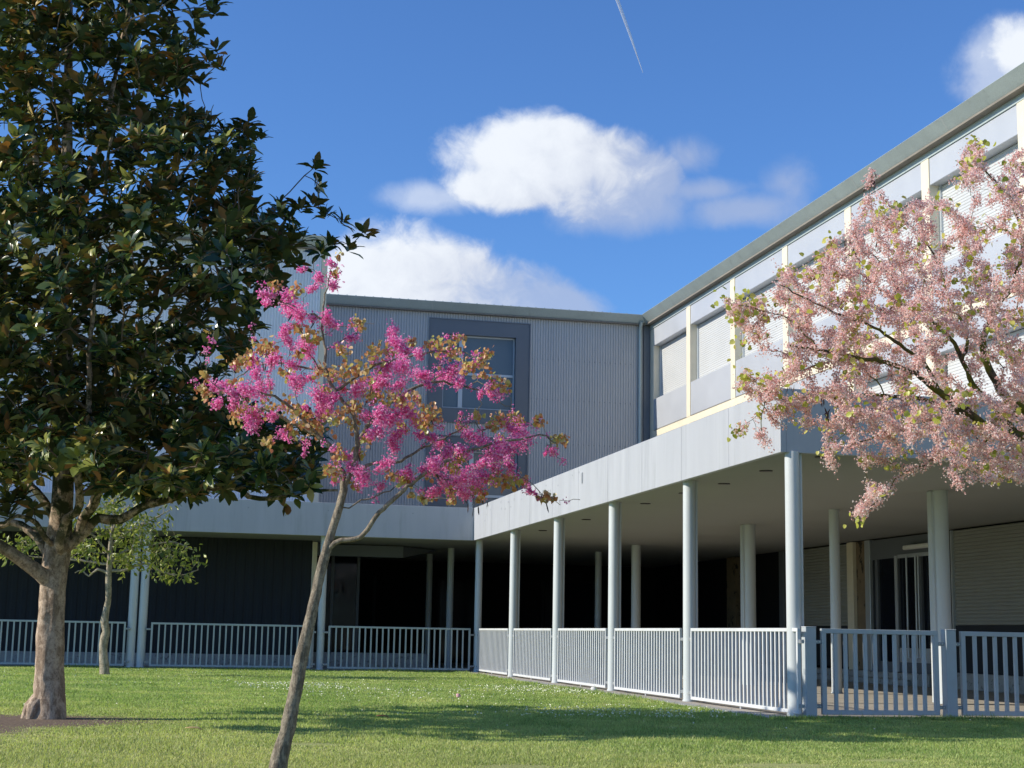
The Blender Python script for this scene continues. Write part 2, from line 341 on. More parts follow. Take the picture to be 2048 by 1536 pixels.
def bark(name, a, bcol, moss=None, sc_=(6, 6, 1.5), mossx=0.0):
    m = bpy.data.materials.new(name); m.use_nodes = True; T = NT(m.node_tree); b = m.node_tree.nodes['Principled BSDF']
    g = T.new('ShaderNodeNewGeometry'); mp = T.new('ShaderNodeMapping'); T.l.new(g.outputs['Position'], mp.inputs[0]); mp.inputs['Scale'].default_value = sc_
    n1 = T.noise(mp.outputs[0], 1.6, 7, .68, dist=.6); n2 = T.noise(g.outputs['Position'], 40, 4, .7)
    c = T.mix(T.maprange(n1, .42, .60), a, bcol)
    n5 = T.noise(g.outputs['Position'], 85, 3, .7); n6 = T.noise(mp.outputs[0], 5.5, 6, .75, dist=.3); c = T.mix(T.maprange(n6, .50, .62, 0, .65), c, tuple(x*.6 for x in bcol)); c = T.mix(T.maprange(n2, .45, .75, 0, .5), c, tuple(x*.4 for x in bcol)); c = T.mix(T.maprange(n5, .58, .70, 0, .55), c, tuple(min(1, x*1.5) for x in a))
    if moss:
        n3 = T.noise(g.outputs['Position'], 5, 6, .7); s = T.new('ShaderNodeSeparateXYZ'); T.l.new(g.outputs['Position'], s.inputs[0])
        h = T.maprange(s.outputs[2], 1.7, 2.5); c = T.mix(T.math('MULTIPLY', h, T.maprange(n3, .42, .55)), c, moss)
    T.l.new(c, b.inputs['Base Color']); b.inputs['Roughness'].default_value = .88; b.inputs['Specular IOR Level'].default_value = .25
    bp = T.new('ShaderNodeBump'); bp.inputs['Strength'].default_value = .55; bp.inputs['Distance'].default_value = .02
    T.l.new(T.math('ADD', n1, T.math('MULTIPLY', n2, .5)), bp.inputs['Height']); T.l.new(bp.outputs[0], b.inputs['Normal']); return m
M['mag_bark'] = bark('magnolia_bark', (.50, .39, .29), (.25, .18, .125), moss=(.045, .05, .02), sc_=(5, 5, 3))
M['mag_twig'] = bark('magnolia_twig', (.20, .145, .10), (.12, .09, .065))
M['rb_bark'] = bark('redbud_bark', (.29, .245, .18), (.14, .115, .085), sc_=(16, 16, 7))
M['pk_bark'] = bark('old_redbud_bark', (.12, .095, .07), (.055, .045, .035), moss=(.12, .12, .02), sc_=(12, 12, 8))
M['slim_bark'] = bark('young_bark', (.44, .38, .29), (.22, .19, .13), sc_=(6, 6, 4))

# ------------------------------------------------------------------ ground
g = MB(); g.add([(-400, -60, 0), (400, -60, 0), (400, 900, 0), (-400, 900, 0)], [(0, 1, 2, 3)])
tag(g.build('ground', M['lawn']), kind='structure')
f = MB().box(9.0, 19.5, 21.25, 60.4, -0.12, 0.02, bev=.008); f.box(-24, 8.998, 45.75, 60.4, -0.12, 0.02, bev=.008)
tag(f.build('pavement', M['floor']), kind='structure')
k = MB()
y = 21.25
while y < 45.7:
    k.box(8.72, 8.995, y+.004, min(y+1.0, 45.74)-.004, -.10, .028, bev=.006); y += 1.0
tag(k.build('kerb', M['conc']), kind='structure')

# ------------------------------------------------------------------ building
XW, YW = 19.5, 60.4          # upper wall planes of the two wings
XE, YE, ZE = 18.96, 59.87, 14.67
bld = empty('school_building', (XW, YW, 0))
tag(bld, 'long grey metal clad school building with shuttered windows and corrugated walls behind the covered walkway', 'building')
def P(o):
    o.parent = bld; o.matrix_parent_inverse = Matrix.Translation((-XW, -YW, 0)); return o
def corr_wall(x0, x1, y, z0, z1, pitch, depth, mb):
    n = max(1, round((x1-x0)/pitch)); vs = []; fs = []; prof = [(0, 0), (.30, 0), (.45, -depth), (.85, -depth)]
    xs = []
    for i in range(n):
        for a, d in prof: xs.append((x0+(i+a)*(x1-x0)/n, y+d))
    xs.append((x1, y))
    b = len(mb.v)
    for X, Y in xs: mb.v.append((X, Y, z0)); mb.v.append((X, Y, z1))
    for i in range(len(xs)-1): mb.f.append((b+2*i, b+2*i+2, b+2*i+3, b+2*i+1))
w0, w1 = onY(861, 639, YW-.04)[0], onY(1059, 650, YW-.04)[0]
wz1 = onY(1059, 650, YW-.04)[2]; wz0 = onY(1056, 850, YW-.04)[2]; lz1 = onY(1052, 880, YW-.04)[2]
mb = MB()
corr_wall(4.78, w0, YW, 5.0, 14.36, .113, .035, mb); corr_wall(w1, XW-.30, YW, 5.0, 14.36, .113, .035, mb)
corr_wall(w0, w1, YW, wz1, 14.36, .113, .035, mb); corr_wall(w0, w1, YW, lz1, wz0, .113, .035, mb)
P(mb.build('corrugated_wall', M['corr']))
P(box('wall', M['dark'], None, 4.7, w0-.01, YW+.02, YW+.3, 4.95, 14.36))
P(box('wall', M['dark'], None, w1+.01, XW+.3, YW+.02, YW+.3, 4.95, 14.36))
for zz in (12.6, 10.9, 9.05):      # lines of fixing screws and a sheet joint
    for i in range(0, 40, 2):
        x = w1+.15+i*.113
        if x < 19.1: P(box('screw', M['winframe'], None, x-.013, x+.013, YW-.052, YW-.034, zz-.013, zz+.013))
# window units of the back wing
def window_unit(ox0, ox1, oz0, oz1, ix0, ix1, iz0, iz1, vm, hm):
    fr = MB(); yf = YW-.075; yb = YW-.005
    fr.box(ox0, ox1, yf, yb+.3, iz1, oz1); fr.box(ox0, ox1, yf, yb+.3, oz0, iz0)
    fr.box(ox0, ix0, yf, yb+.3, iz0, iz1); fr.box(ix1, ox1, yf, yb+.3, iz0, iz1)
    t = .045
    fr.box(ox0-t, ox0-.002, yf-.03, yb, oz0-t, oz1+t); fr.box(ox1+.002, ox1+t, yf-.03, yb, oz0-t, oz1+t)
    fr.box(ox0, ox1, yf-.03, yb-.01, oz1+.002, oz1+t); fr.box(ox0, ox1, yf-.03, yb-.01, oz0-t, oz0-.002)
    o = P(fr.build('window', M['winframe']))
    a = MB(); yg = YW+.22; q = .06
    a.box(ix0, ix1, yg-.05, yg+.05, iz1-q, iz1-.002); a.box(ix0, ix1, yg-.05, yg+.05, iz0+.002, iz0+q)
    a.box(ix0+.002, ix0+q, yg-.048, yg+.048, iz0+q, iz1-q); a.box(ix1-q, ix1-.002, yg-.048, yg+.048, iz0+q, iz1-q)
    a.box(vm-.09, vm+.09, yg-.06, yg+.046, iz0+q, iz1-q)
    a.box(vm+.09, ix1-q, yg-.055, yg+.044, hm-.05, hm+.05)
    fo = a.build('frame', M['alu']); fo.parent = o
    gl = box('pane', M['blind'], None, ix0+.01, ix1-.01, yg, yg+.02, iz0+.01, iz1-.01); gl.parent = o
def wx(px, py): p = onY(px, py, YW-.04); return p[0], p[2]
i0, i1 = wx(888, 668), wx(1032, 676); ib = wx(1030, 822)[1]
window_unit(w0, w1, wz0, wz1, i0[0], i1[0], ib, i1[1], wx(924, 700)[0], wx(980, 749)[1])
i0 = wx(900, 902)[0]; i1 = wx(1036, 905)
window_unit(w0, w1-.05, 5.05, lz1, i0, i1[0], 5.6, i1[1], wx(945, 900)[0], wx(980, 992)[1])
# left block that steps forward
YL = 51.4
mb = MB(); corr_wall(-24, 4.60, YL, 5.0, 14.36, .10, .030, mb); P(mb.build('corrugated_wall', M['corr_pale']))
P(box('corner_post', M['cream'], None, 4.60, 4.80, YL-.05, YL+.1, 4.95, 14.30, bev=.01))
P(box('wall', M['corr_pale'], None, 4.60, 4.78, YL+.10, YW, 4.95, 14.36))
P(box('wall', M['dark'], None, -24, 4.6, YL+.03, YL+.25, 4.95, 14.36))
# sloping eave trim with its mitred inner corner, soffit, roof
DI = .327; ZB = 14.36
def eave(pts_out, pts_in, name):
    b = MB(); n = len(pts_out); vs = []
    for (x, y_) in pts_out: vs += [(x, y_, ZE), ]
    for (x, y_) in pts_in: vs += [(x, y_, ZB)]
    for i in range(n-1): b.add([vs[i], vs[i+1], vs[n+i+1], vs[n+i]], [(0, 3, 2, 1)])
    return b
b = MB()
def eave_seg(a, c, ia, ic, thick=.03):
    """closed slanted board from outer top edge a-c to inner bottom edge ia-ic"""
    A = [(*a, ZE), (*c, ZE), (*ic, ZB), (*ia, ZB)]
    nx = np.cross(np.subtract(A[1], A[0]), np.subtract(A[3], A[0])); nx = nx/np.linalg.norm(nx)
    mid = np.mean(A, axis=0); 
    if nx.dot(np.array([XW+5, YW+5, 14.5])-mid) < 0: nx = -nx
    Bk = [tuple(np.array(p)+nx*thick) for p in A]
    return A+Bk, [(0,1,2,3),(4,7,6,5),(0,4,5,1),(1,5,6,2),(2,6,7,3),(3,7,4,0)]
def eave_run(a, c, ia, ic, joints, name='eave_trim'):
    m_ = MB(); m_.add(*eave_seg(a, c, ia, ic)); o = P(m_.build(name, M['zinc']))
    a, c, ia, ic = map(np.array, (a, c, ia, ic)); L = np.linalg.norm(c-a)
    for j in joints:
        t0, t1 = j/L, (j+.06)/L; mj = MB(); v, f_ = eave_seg(a+(c-a)*t0, a+(c-a)*t1, ia+(ic-ia)*t0, ia+(ic-ia)*t1, .02)
        off = np.array([-.006 if abs(c[0]-a[0]) < .1 else 0, -.006 if abs(c[0]-a[0]) > .1 else 0, .003])
        mj.add([tuple(np.array(q)+off) for q in v], f_); jo = mj.build('joint_strip', M['zinc_joint']); jo.parent = o
    return o
eave_run((XE, YE), (XE, 8.0), (XE+DI, YE+DI), (XE+DI, 8.0), [YE-onX(px, py, XE)[1] for px, py in ((1296, 630), (1372, 580), (1528, 480), (1700, 370), (1880, 250))])
eave_run((4.70, YE), (XE, YE), (4.70, YE+DI), (XE+DI, YE+DI), [onY(862, 606, YE)[0]-4.7, onY(1231, 630, YE)[0]-4.7, 1.2])
YLE = YL-(YW-YE)
eave_run((-24, YLE), (4.95, YLE), (-24, YLE+DI), (4.95, YLE+DI), [27.2, 23.0, 18.8])
b = MB(); b.box(XE+DI-.05, XW-.02, 8, YE+DI-.06, ZB-.06, ZB-.004); b.box(4.8, XE+DI-.052, YE+DI-.05, YW+.02, ZB-.06, ZB-.004)
b.box(-24, 4.9, YLE+DI-.04, YL-.04, ZB-.06, ZB-.004)
P(b.build('eave_soffit', mat('weathered_soffit', (.20, .18, .15), .85, var=.2, vscale=4, stretch=(4, .6, 1), dirt=(.06, .055, .05), dscale=3)))
b = MB(); b.box(XE+.04, 34, 8, YE+.04, ZE-.03, ZE+.01); b.box(4.72, 34, YE+.042, 75, ZE-.03, ZE+.01); b.box(-24, 4.93, YLE+.03, 75.2, ZE-.028, ZE+.012)
for i in range(60):
    x = 5+i*.36
    if x > 18.6: break
    b.box(x-.03, x+.03, YE+.05, YE+.09, ZE+.011, ZE+.045)
P(b.build('roof', M['zinc']))
# gutter outlet and downpipe in the inner corner
b = MB(); px_ = wx(1279, 700)[0]
b.tube([(px_, YW-.14, 4.95), (px_, YW-.14, 14.0), (px_, YW-.16, 14.2), (px_, YW-.36, 14.42)], .075, 12); o = P(b.build('downpipe', M['zinc'], smooth=True))
for zz in (7.5, 9.9, 12.3): c_ = MB().cyl(px_, YW-.14, zz, zz+.05, .085, 12).build('pipe_clip', M['zinc_joint']); c_.parent = o
P(box('corner_post', M['winframe'], None, XW-.30, XW-.02, YW-.10, YW+.02, 4.95, 14.3))
# right wing upper storey: cream mullions, top panels, roller shutters, lower panels
MUL = [55.40-4.83*i for i in range(10)]
ZS0, ZS1, ZP = 9.74, 11.06, 13.36
def slats(mb, x, y0, y1, z0, z1, h=.085, d=.014):
    z = z0
    while z < z1-.01:
        zt = min(z+h, z1)
        mb.add([(x, y0, z), (x, y1, z), (x-d, y1, z+h*.25), (x-d, y0, z+h*.25), (x-d*.9, y0, zt-h*.2), (x-d*.9, y1, zt-h*.2), (x, y1, zt), (x, y0, zt)],
               [(0, 1, 2, 3), (3, 2, 5, 4), (4, 5, 6, 7)])
        z = zt
P(box('wall', M['dark'], None, XW+.42, XW+.6, 8, YW, 4.1, 14.32))
P(box('lintel', M['zinc'], None, XW-.03, XW+.42, 8, YW-.11, 14.13, 14.30))
P(box('base_band', M['cream'], None, XW-.02, XW+.41, 8, YW-.45, 9.44, 9.70))
P(box('corner_post', M['cream'], None, XW, XW+.41, 59.86, YW-.04, 4.95, 14.125, bev=.01))
edges = [59.86]+[m_ for m_ in MUL]
for i, ym in enumerate(MUL):
    if ym < 9: break
    P(box('mullion', M['cream'], None, XW-.03, XW+.41, ym-.21, ym+.21, 9.702, 14.125, bev=.012)); P(box('mullion', M['cream'], None, XW-.03, XW+.41, ym-.21, ym+.21, 5.05, 9.438, bev=.012))
for i in range(len(MUL)):
    hi = 59.855 if i == 0 else MUL[i-1]-.215; lo = MUL[i]+.215
    if lo < 8.5: break
    P(box('top_panel', M['panel'], None, XW+.0, XW+.40, lo, hi, ZP, 14.12, bev=.015))
    P(box('sill_panel', M['panel'], None, XW+.0, XW+.40, lo, hi, ZS0, ZS1, bev=.015))
    P(box('top_panel', M['panel'], None, XW+.0, XW+.40, lo, hi, 8.70, 9.43, bev=.015)); P(box('sill_panel', M['panel'], None, XW+.0, XW+.40, lo, hi, 5.06, 6.4, bev=.015))
    s_ = MB(); slats(s_, XW+.33, lo+.09, hi-.09, 6.4, 8.69); P(s_.build('roller_shutter', M['shutter']))
    s_ = MB(); slats(s_, XW+.33, lo+.09, hi-.09, ZS1, ZP-.01); o = P(s_.build('roller_shutter', M['shutter']))
    for a_, b_ in ((lo, lo+.09), (hi-.09, hi)): box('guide_rail', M['alu'], o, XW+.26, XW+.40, a_, b_, ZS1+.002, ZP-.002)
# right wing ground floor wall (under the walkway roof)
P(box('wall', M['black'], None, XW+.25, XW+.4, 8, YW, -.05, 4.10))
def gf_shutter(y0, y1, z0=1.60):
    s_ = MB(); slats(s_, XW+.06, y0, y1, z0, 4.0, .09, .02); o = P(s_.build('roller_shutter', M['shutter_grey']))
    P(box('dark_panel', M['dark'], None, XW+.03, XW+.2, y0, y1, .42, z0-.005))
    P(box('guide_rail', M['alu'], None, XW-.02, XW+.10, y1, y1+.07, .42, 4.0)); P(box('guide_rail', M['cream'], None, XW-.02, XW+.12, y0-.09, y0, .42, 4.0))
gf_shutter(31.35, 35.25); gf_shutter(26.5, 31.0); gf_shutter(21.8, 26.2); gf_shutter(41.42, 44.9); 
P(box('step', M['conc'], None, XW-.25, XW+.25, 36.2, 60.2, .02, .34, bev=.012)); P(box('step', M['conc'], None, XW-.55, XW-.252, 37.0, 60.2, .02, .18, bev=.012))
P(box('step', M['conc'], None, XW-.18, XW+.25, 8, 35.75, .02, .42, bev=.012))
P(box('pillar', M['cream'], None, XW-.06, XW+.2, 40.93, 41.33, .342, 4.02, bev=.01))
P(box('stained_board', M['rust'], None, XW+.05, XW+.2, 40.26, 40.925, .342, 4.02))
P(box('pillar', M['alu'], None, XW-.02, XW+.2, 39.93, 40.25, .342, 4.02, bev=.01))
P(box('pillar', M['rust'], None, XW-.05, XW+.2, 50.35, 51.25, .342, 4.02, bev=.01))
P(box('pillar', M['winframe'], None, XW-.04, XW+.2, 46.1, 46.5, .342, 4.02, bev=.01))
dr = MB(); dr.box(XW+.02, XW+.16, 35.9, 39.9, 3.45, 4.0)
for yy in (39.55, 38.32, 37.0, 36.0): dr.box(XW+.0, XW+.14, yy-.08, yy+.08, .36, 3.45)
dr.box(XW+.01, XW+.13, 35.9, 39.9, .345, .62); dr = P(dr.build('entrance_door', M['winframe']))
gl = box('pane', M['glass'], dr, XW+.06, XW+.08, 35.9, 39.9, .36, 3.45)
al = MB(); al.box(XW-.03, XW-.001, 38.24, 38.40, .36, 3.5); al.box(XW-.03, XW-.001, 35.9, 38.2, 3.42, 3.52); al.box(XW-.03, XW-.001, 36.0, 38.2, .62, 1.0); al.build('frame', M['alu'], dr)
for yy in (37.55, 37.05, 36.9): MB().tube([(XW-.10, yy, .75), (XW-.10, yy, 3.45)], .028, 8).build('push_bar', M['alu'], dr, smooth=True)
P(box('strip_light', M['white'], None, XW-.16, XW-.03, 36.0, 37.65, 3.62, 3.74, bev=.02))
# shade-black end wall under the back wing and the forward wall at the left
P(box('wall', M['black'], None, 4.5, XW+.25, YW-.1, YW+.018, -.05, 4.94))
for xx in (6.2, 8.0, 10.6, 12.3, 14.9, 17.1): P(box('door_frame', M['dark'], None, xx-.06, xx+.06, YW-.16, YW-.101, .03, 3.4))
P(box('pane', M['glass'], None, 10.66, 12.24, YW-.13, YW-.11, .1, 3.3)); P(box('pane', M['glass'], None, 15.0, 17.0, YW-.13, YW-.11, .1, 3.3))
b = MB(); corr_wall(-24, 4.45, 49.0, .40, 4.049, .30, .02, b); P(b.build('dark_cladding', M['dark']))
P(box('plinth', M['conc'], None, -24, 4.45, 48.93, 49.1, -.05, .40, bev=.01))
P(box('pillar', M['cream'], None, 4.455, 4.60, 48.92, 49.1, .0, 4.0)); P(box('wall', M['dark'], None, 4.46, 4.62, 49.102, YW, 0, 4.0))
P(box('low_wall', M['conc'], None, 4.62, 8.4, 49.6, 49.8, .02, .50, bev=.01))
P(box('ceiling_beam', M['winframe'], None, 4.62, onY(806, 1120, 50.2)[0], 50.2, 50.5, 3.64, 4.015))
b = MB(); bx = onY(806, 1120, 50.2)[0]
b.add([(bx+.004, 50.2, 3.64), (9.0, 51.8, 4.01), (bx+.004, 50.2, 4.01), (bx+.004, 50.5, 3.64), (9.0, 52.1, 4.01), (bx+.004, 50.5, 4.01)], [(0, 1, 2), (3, 5, 4), (0, 3, 4, 1), (0, 2, 5, 3), (1, 4, 5, 2)])
P(b.build('ceiling_beam', M['winframe']))
gw = P(box('glazed_screen', M['dark'], None, 4.64, 6.5, 53.0, 53.1, .02, .35))
for xx in (4.7, 5.55, 6.45): box('frame', M['winframe'], gw, xx-.05, xx+.05, 52.98, 53.12, .355, 4.0)
box('pane', M['glass'], gw, 4.75, 6.4, 53.03, 53.05, .36, 4.0)

# ------------------------------------------------------------------ covered walkway
XF, YF0, YF1, ZC0, ZC1 = 9.12, 21.67, 45.87, 4.02, 5.03
can = empty('covered_walkway', (9.3, 21.74, 0)); tag(can, 'L shaped covered walkway with flat pale grey roof edge on round steel columns', 'walkway canopy')
def Q(o): o.parent = can; o.matrix_parent_inverse = Matrix.Translation((-9.3, -21.74, 0)); return o
Q(box('fascia', M['fascia'], None, XF, XF+.10, YF0, YF1+.10, ZC0, ZC1, bev=.006))
Q(box('fascia', M['fascia'], None, XF+.102, XW-.2, YF0+.003, YF0+.10, ZC0+.002, ZC1-.002, bev=.006))
Q(box('fascia', M['fascia'], None, -24, XF-.002, YF1, YF1+.10, ZC0, ZC1-.002, bev=.006))
b = MB(); b.box(XF+.103, XW+.2, YF0+.103, YW-.09, ZC0+.03, ZC0+.12); b.box(-24, 4.61, YF1+.103, 51.3, ZC0+.03, ZC0+.12); b.box(4.612, XF+.10, YF1+.103, 48.99, ZC0+.03, ZC0+.12); b.box(4.62, XF+.10, 48.995, YW-.09, ZC0+.03, ZC0+.12)
Q(b.build('ceiling', M['soffit']))
b = MB(); b.box(XF+.103, XW-.05, YF0+.103, YW-.16, ZC1-.22, ZC1-.12); b.box(-24, XF+.10, YF1+.103, YL-.03, ZC1-.22, ZC1-.12); b.box(4.81, XF+.10, YL-.028, YW-.10, ZC1-.22, ZC1-.12)
b.v = b.v; Q(b.build('roof_deck', M['conc']))
# plate joints on the long roof edge
for yy in np.arange(23.9, 45.5, 2.42): Q(box('joint_strip', M['fascia'], None, XF-.004, XF-.0005, yy-.012, yy+.012, ZC0+.01, ZC1-.01))
b = MB()
rr = random.Random(3)
for i in range(26):
    yy = rr.uniform(33, 45.5); zz = rr.uniform(4.65, 4.95) if i % 4 else rr.uniform(4.3, 4.9); s_ = rr.uniform(.008, .02)
    b.box(XF-.003, XF-.0004, yy-s_, yy+s_, zz-s_*rr.uniform(1, 3), zz+s_)
for xx in (-.7, 2.2, 4.6, 7.2): b.box(xx-.02, xx+.02, YF1-.003, YF1-.0004, ZC1-.26, ZC1-.22)
for yy in (33.2, 33.25): b.box(XF-.012, XF-.0004, yy-.02, yy+.03, 4.62, 4.86)
tag(Q(b.build('paint_chips', M['bracket'])), kind='stuff')
YC = [21.76, 26.55, 31.43, 36.25, 41.15, 45.98]
def column(x, y_, r=.112, pipe=None):
    c_ = MB().cyl(x, y_, 0.021, ZC0+.028, r, 32); c_.cyl(x, y_, 0.021, .05, r+.012, 32)
    if pipe == 'drain': c_.cyl(x+.155, y_+.05, .021, ZC0+.028, .032, 14)
    if pipe == 'casing': c_.box(x-.20, x-.09, y_-.03, y_+.16, .021, ZC0+.027, bev=.02)
    return Q(c_.build('column', M['column'], smooth=True))
for y_ in YC[:-1]: column(9.345, y_, pipe='drain')
column(9.36, 46.12)
for xx in (4.55,): column(xx, 46.2)
column(-.70, 46.2, .125); column(-1.0, 46.2, .125); column(-5.9, 46.2)
for i, y_ in enumerate([26.48, 31.27, 36.34, 41.15, 46.0, 50.33]): column(14.42, y_, .15 if i in (0, 2, 4) else .115, 'casing' if i in (0, 2) else None)
column(9.345, 50.9); column(9.345, 55.2)
for p_ in [(1615, 912), (1423, 966), (1269, 1006), (1153, 1038), (1068, 1060), (1505, 940), (1345, 985)]:
    q = onZ(*p_, ZC0+.03); d = MB().cyl(q[0]+.25, q[1], ZC0+.014, ZC0+.029, .115, 24); Q(d.build('downlight', M['lens'], smooth=True))

# ------------------------------------------------------------------ fences and gates
ZT, ZBt = 1.335, .065
_cache = {}
def box_data(name, dims, m, bev):
    k_ = (name, tuple(round(d, 4) for d in dims), m.name)
    if k_ not in _cache: 
        o = MB().box(*dims, bev=bev).build(name, m); _cache[k_] = o.data; bpy.data.objects.remove(o)
    return _cache[k_]
def child(name, dims, m, parent, loc=(0, 0, 0), bev=.004):
    o = bpy.data.objects.new(name, box_data(name, dims, m, bev)); col.objects.link(o); o.parent = parent; o.location = loc; return o
def panel(name, x, y_, L, rz, nb, m, label, cat, group, fw=.05, bw=.03, brk='both', foot=True, bz0=ZBt, brk_len=.10):
    """fence panel along local +X, starting at x,y"""
    t = empty(name, (x, y_, 0.02), rz); tag(t, label, cat, group)
    z0, z1 = bz0-.02, ZT-.02
    fr = MB(); fr.box(0, L, -fw/2, fw/2, z1-fw, z1, bev=.004); fr.box(0, L, -fw/2, fw/2, z0, z0+fw, bev=.004)
    fr.box(0, fw, -fw/2+.001, fw/2-.001, z0+fw, z1-fw); fr.box(L-fw, L, -fw/2+.001, fw/2-.001, z0+fw, z1-fw); fr.build('frame', m, t)
    for i in range(nb):
        xx = fw+(i+1)*(L-2*fw)/(nb+1)
        child('bar', (-bw/2, bw/2, -bw/2, bw/2, z0+fw, z1-fw), m, t, (xx, 0, 0), bev=.003)
    if foot: child('foot', (-.014, .014, -.014, .014, -.001, z0), m, t, (L*.5, 0, 0), bev=.002)
    sides = {'both': (0, 1), 'left': (0,), 'right': (1,), 'none': ()}[brk]
    for s_ in sides:
        for zz in (z1-.20, z0+.12):
            xx = -brk_len if s_ == 0 else L
            bo = child('bracket', (0.001, brk_len-.001, -.012, .012, -.028, .028), M['bracket'], t, (xx, 0, zz), bev=.003)
            for dx in (.028, brk_len-.028):
                bb = MB().tube([(0, -.012, 0), (0, -.022, 0)], .011, 8).build('bolt', M['steel'], bo); bb.location = (dx, 0, 0)
    return t
names = ['white barred fence panel nearest the gates, right of the closest long-row column', 'white barred fence panel between the second and third long-row columns counted from the gates',
         'white barred fence panel between the third and fourth long-row columns counted from the gates', 'white barred fence panel just before the last short panel of the long row',
         'farthest white barred fence panel of the long row, touching the inner corner']
names = ['white barred fence panel of the long row ending at the square gate post', 'white barred fence panel second from the square gate post in the long row',
         'white barred fence panel in the middle of the long row, third from the gate post', 'white barred fence panel second from the inner corner in the long row',
         'narrow looking white barred fence panel of the long row nearest the inner corner']
spans = [(21.47, 26.28), (26.88, 31.10), (31.77, 35.90), (36.60, 40.75), (41.50, 45.70)]
for (a, c_), lb in zip(spans, names):
    panel('fence_panel', 9.30, a, c_-a, math.pi/2, int(round((c_-a)/.172))-1, M['fence'], lb, 'fence', 'white barred fence panels along the lawn', fw=.055, bw=.042, brk='both', brk_len=.16)
bl = ['grey barred fence panel at the left edge behind the broad tree trunk', 'grey barred fence panel between the paired columns and the leaning tree', 'grey barred fence panel between the single column and the inner corner']
for (a, c_), lb in zip([(-5.55, -1.17), (-.45, 4.25), (4.76, 9.12)], bl):
    panel('fence_panel', a, 46.05, c_-a, 0, int(round((c_-a)/.178))-1, M['fence_back'], lb, 'fence', 'grey barred fence panels under the back wing', fw=.055, bw=.045, brk='both', brk_len=.14)
YG = 21.55
for x_, lb in ((9.415, 'square steel gate post at the near corner column'), (11.735, 'square steel gate post between the two grey gates')):
    p_ = MB().box(-.085, .085, -.085, .085, 0, 1.33, bev=.006).build('post', M['gate'])
    t = empty('gate_post', (x_+.085, YG+.02, .02)); p_.parent = t; tag(t, lb, 'gate post', 'square gate posts')
    c_ = MB().box(-.089, .089, -.089, .089, 1.331, 1.342, bev=.004).build('cap', M['fence'], t)
panel('gate', 9.69, YG, 1.93, 0, 10, M['gate'], 'grey barred gate panel between the two square posts', 'gate', 'grey barred gates at the walkway end', fw=.07, bw=.052, foot=False, bz0=.055, brk='both', brk_len=.105)
panel('gate', 12.01, YG, 4.3, 0, 23, M['gate'], 'grey barred gate panel running out of the right edge', 'gate', 'grey barred gates at the walkway end', fw=.07, bw=.052, foot=False, bz0=.055, brk='left', brk_len=.105)
t = empty('litter_bin', (10.9, 48.2, .02)); tag(t, 'dark litter bin with pale round lid standing in the shade behind the inner corner column', 'bin')
MB().cyl(0, 0, 0, 1.05, .24, 20, .27).build('body', M['dark'], t, smooth=True); MB().cyl(0, 0, 1.052, 1.16, .30, 20, .16).build('lid', M['alu'], t, smooth=True)

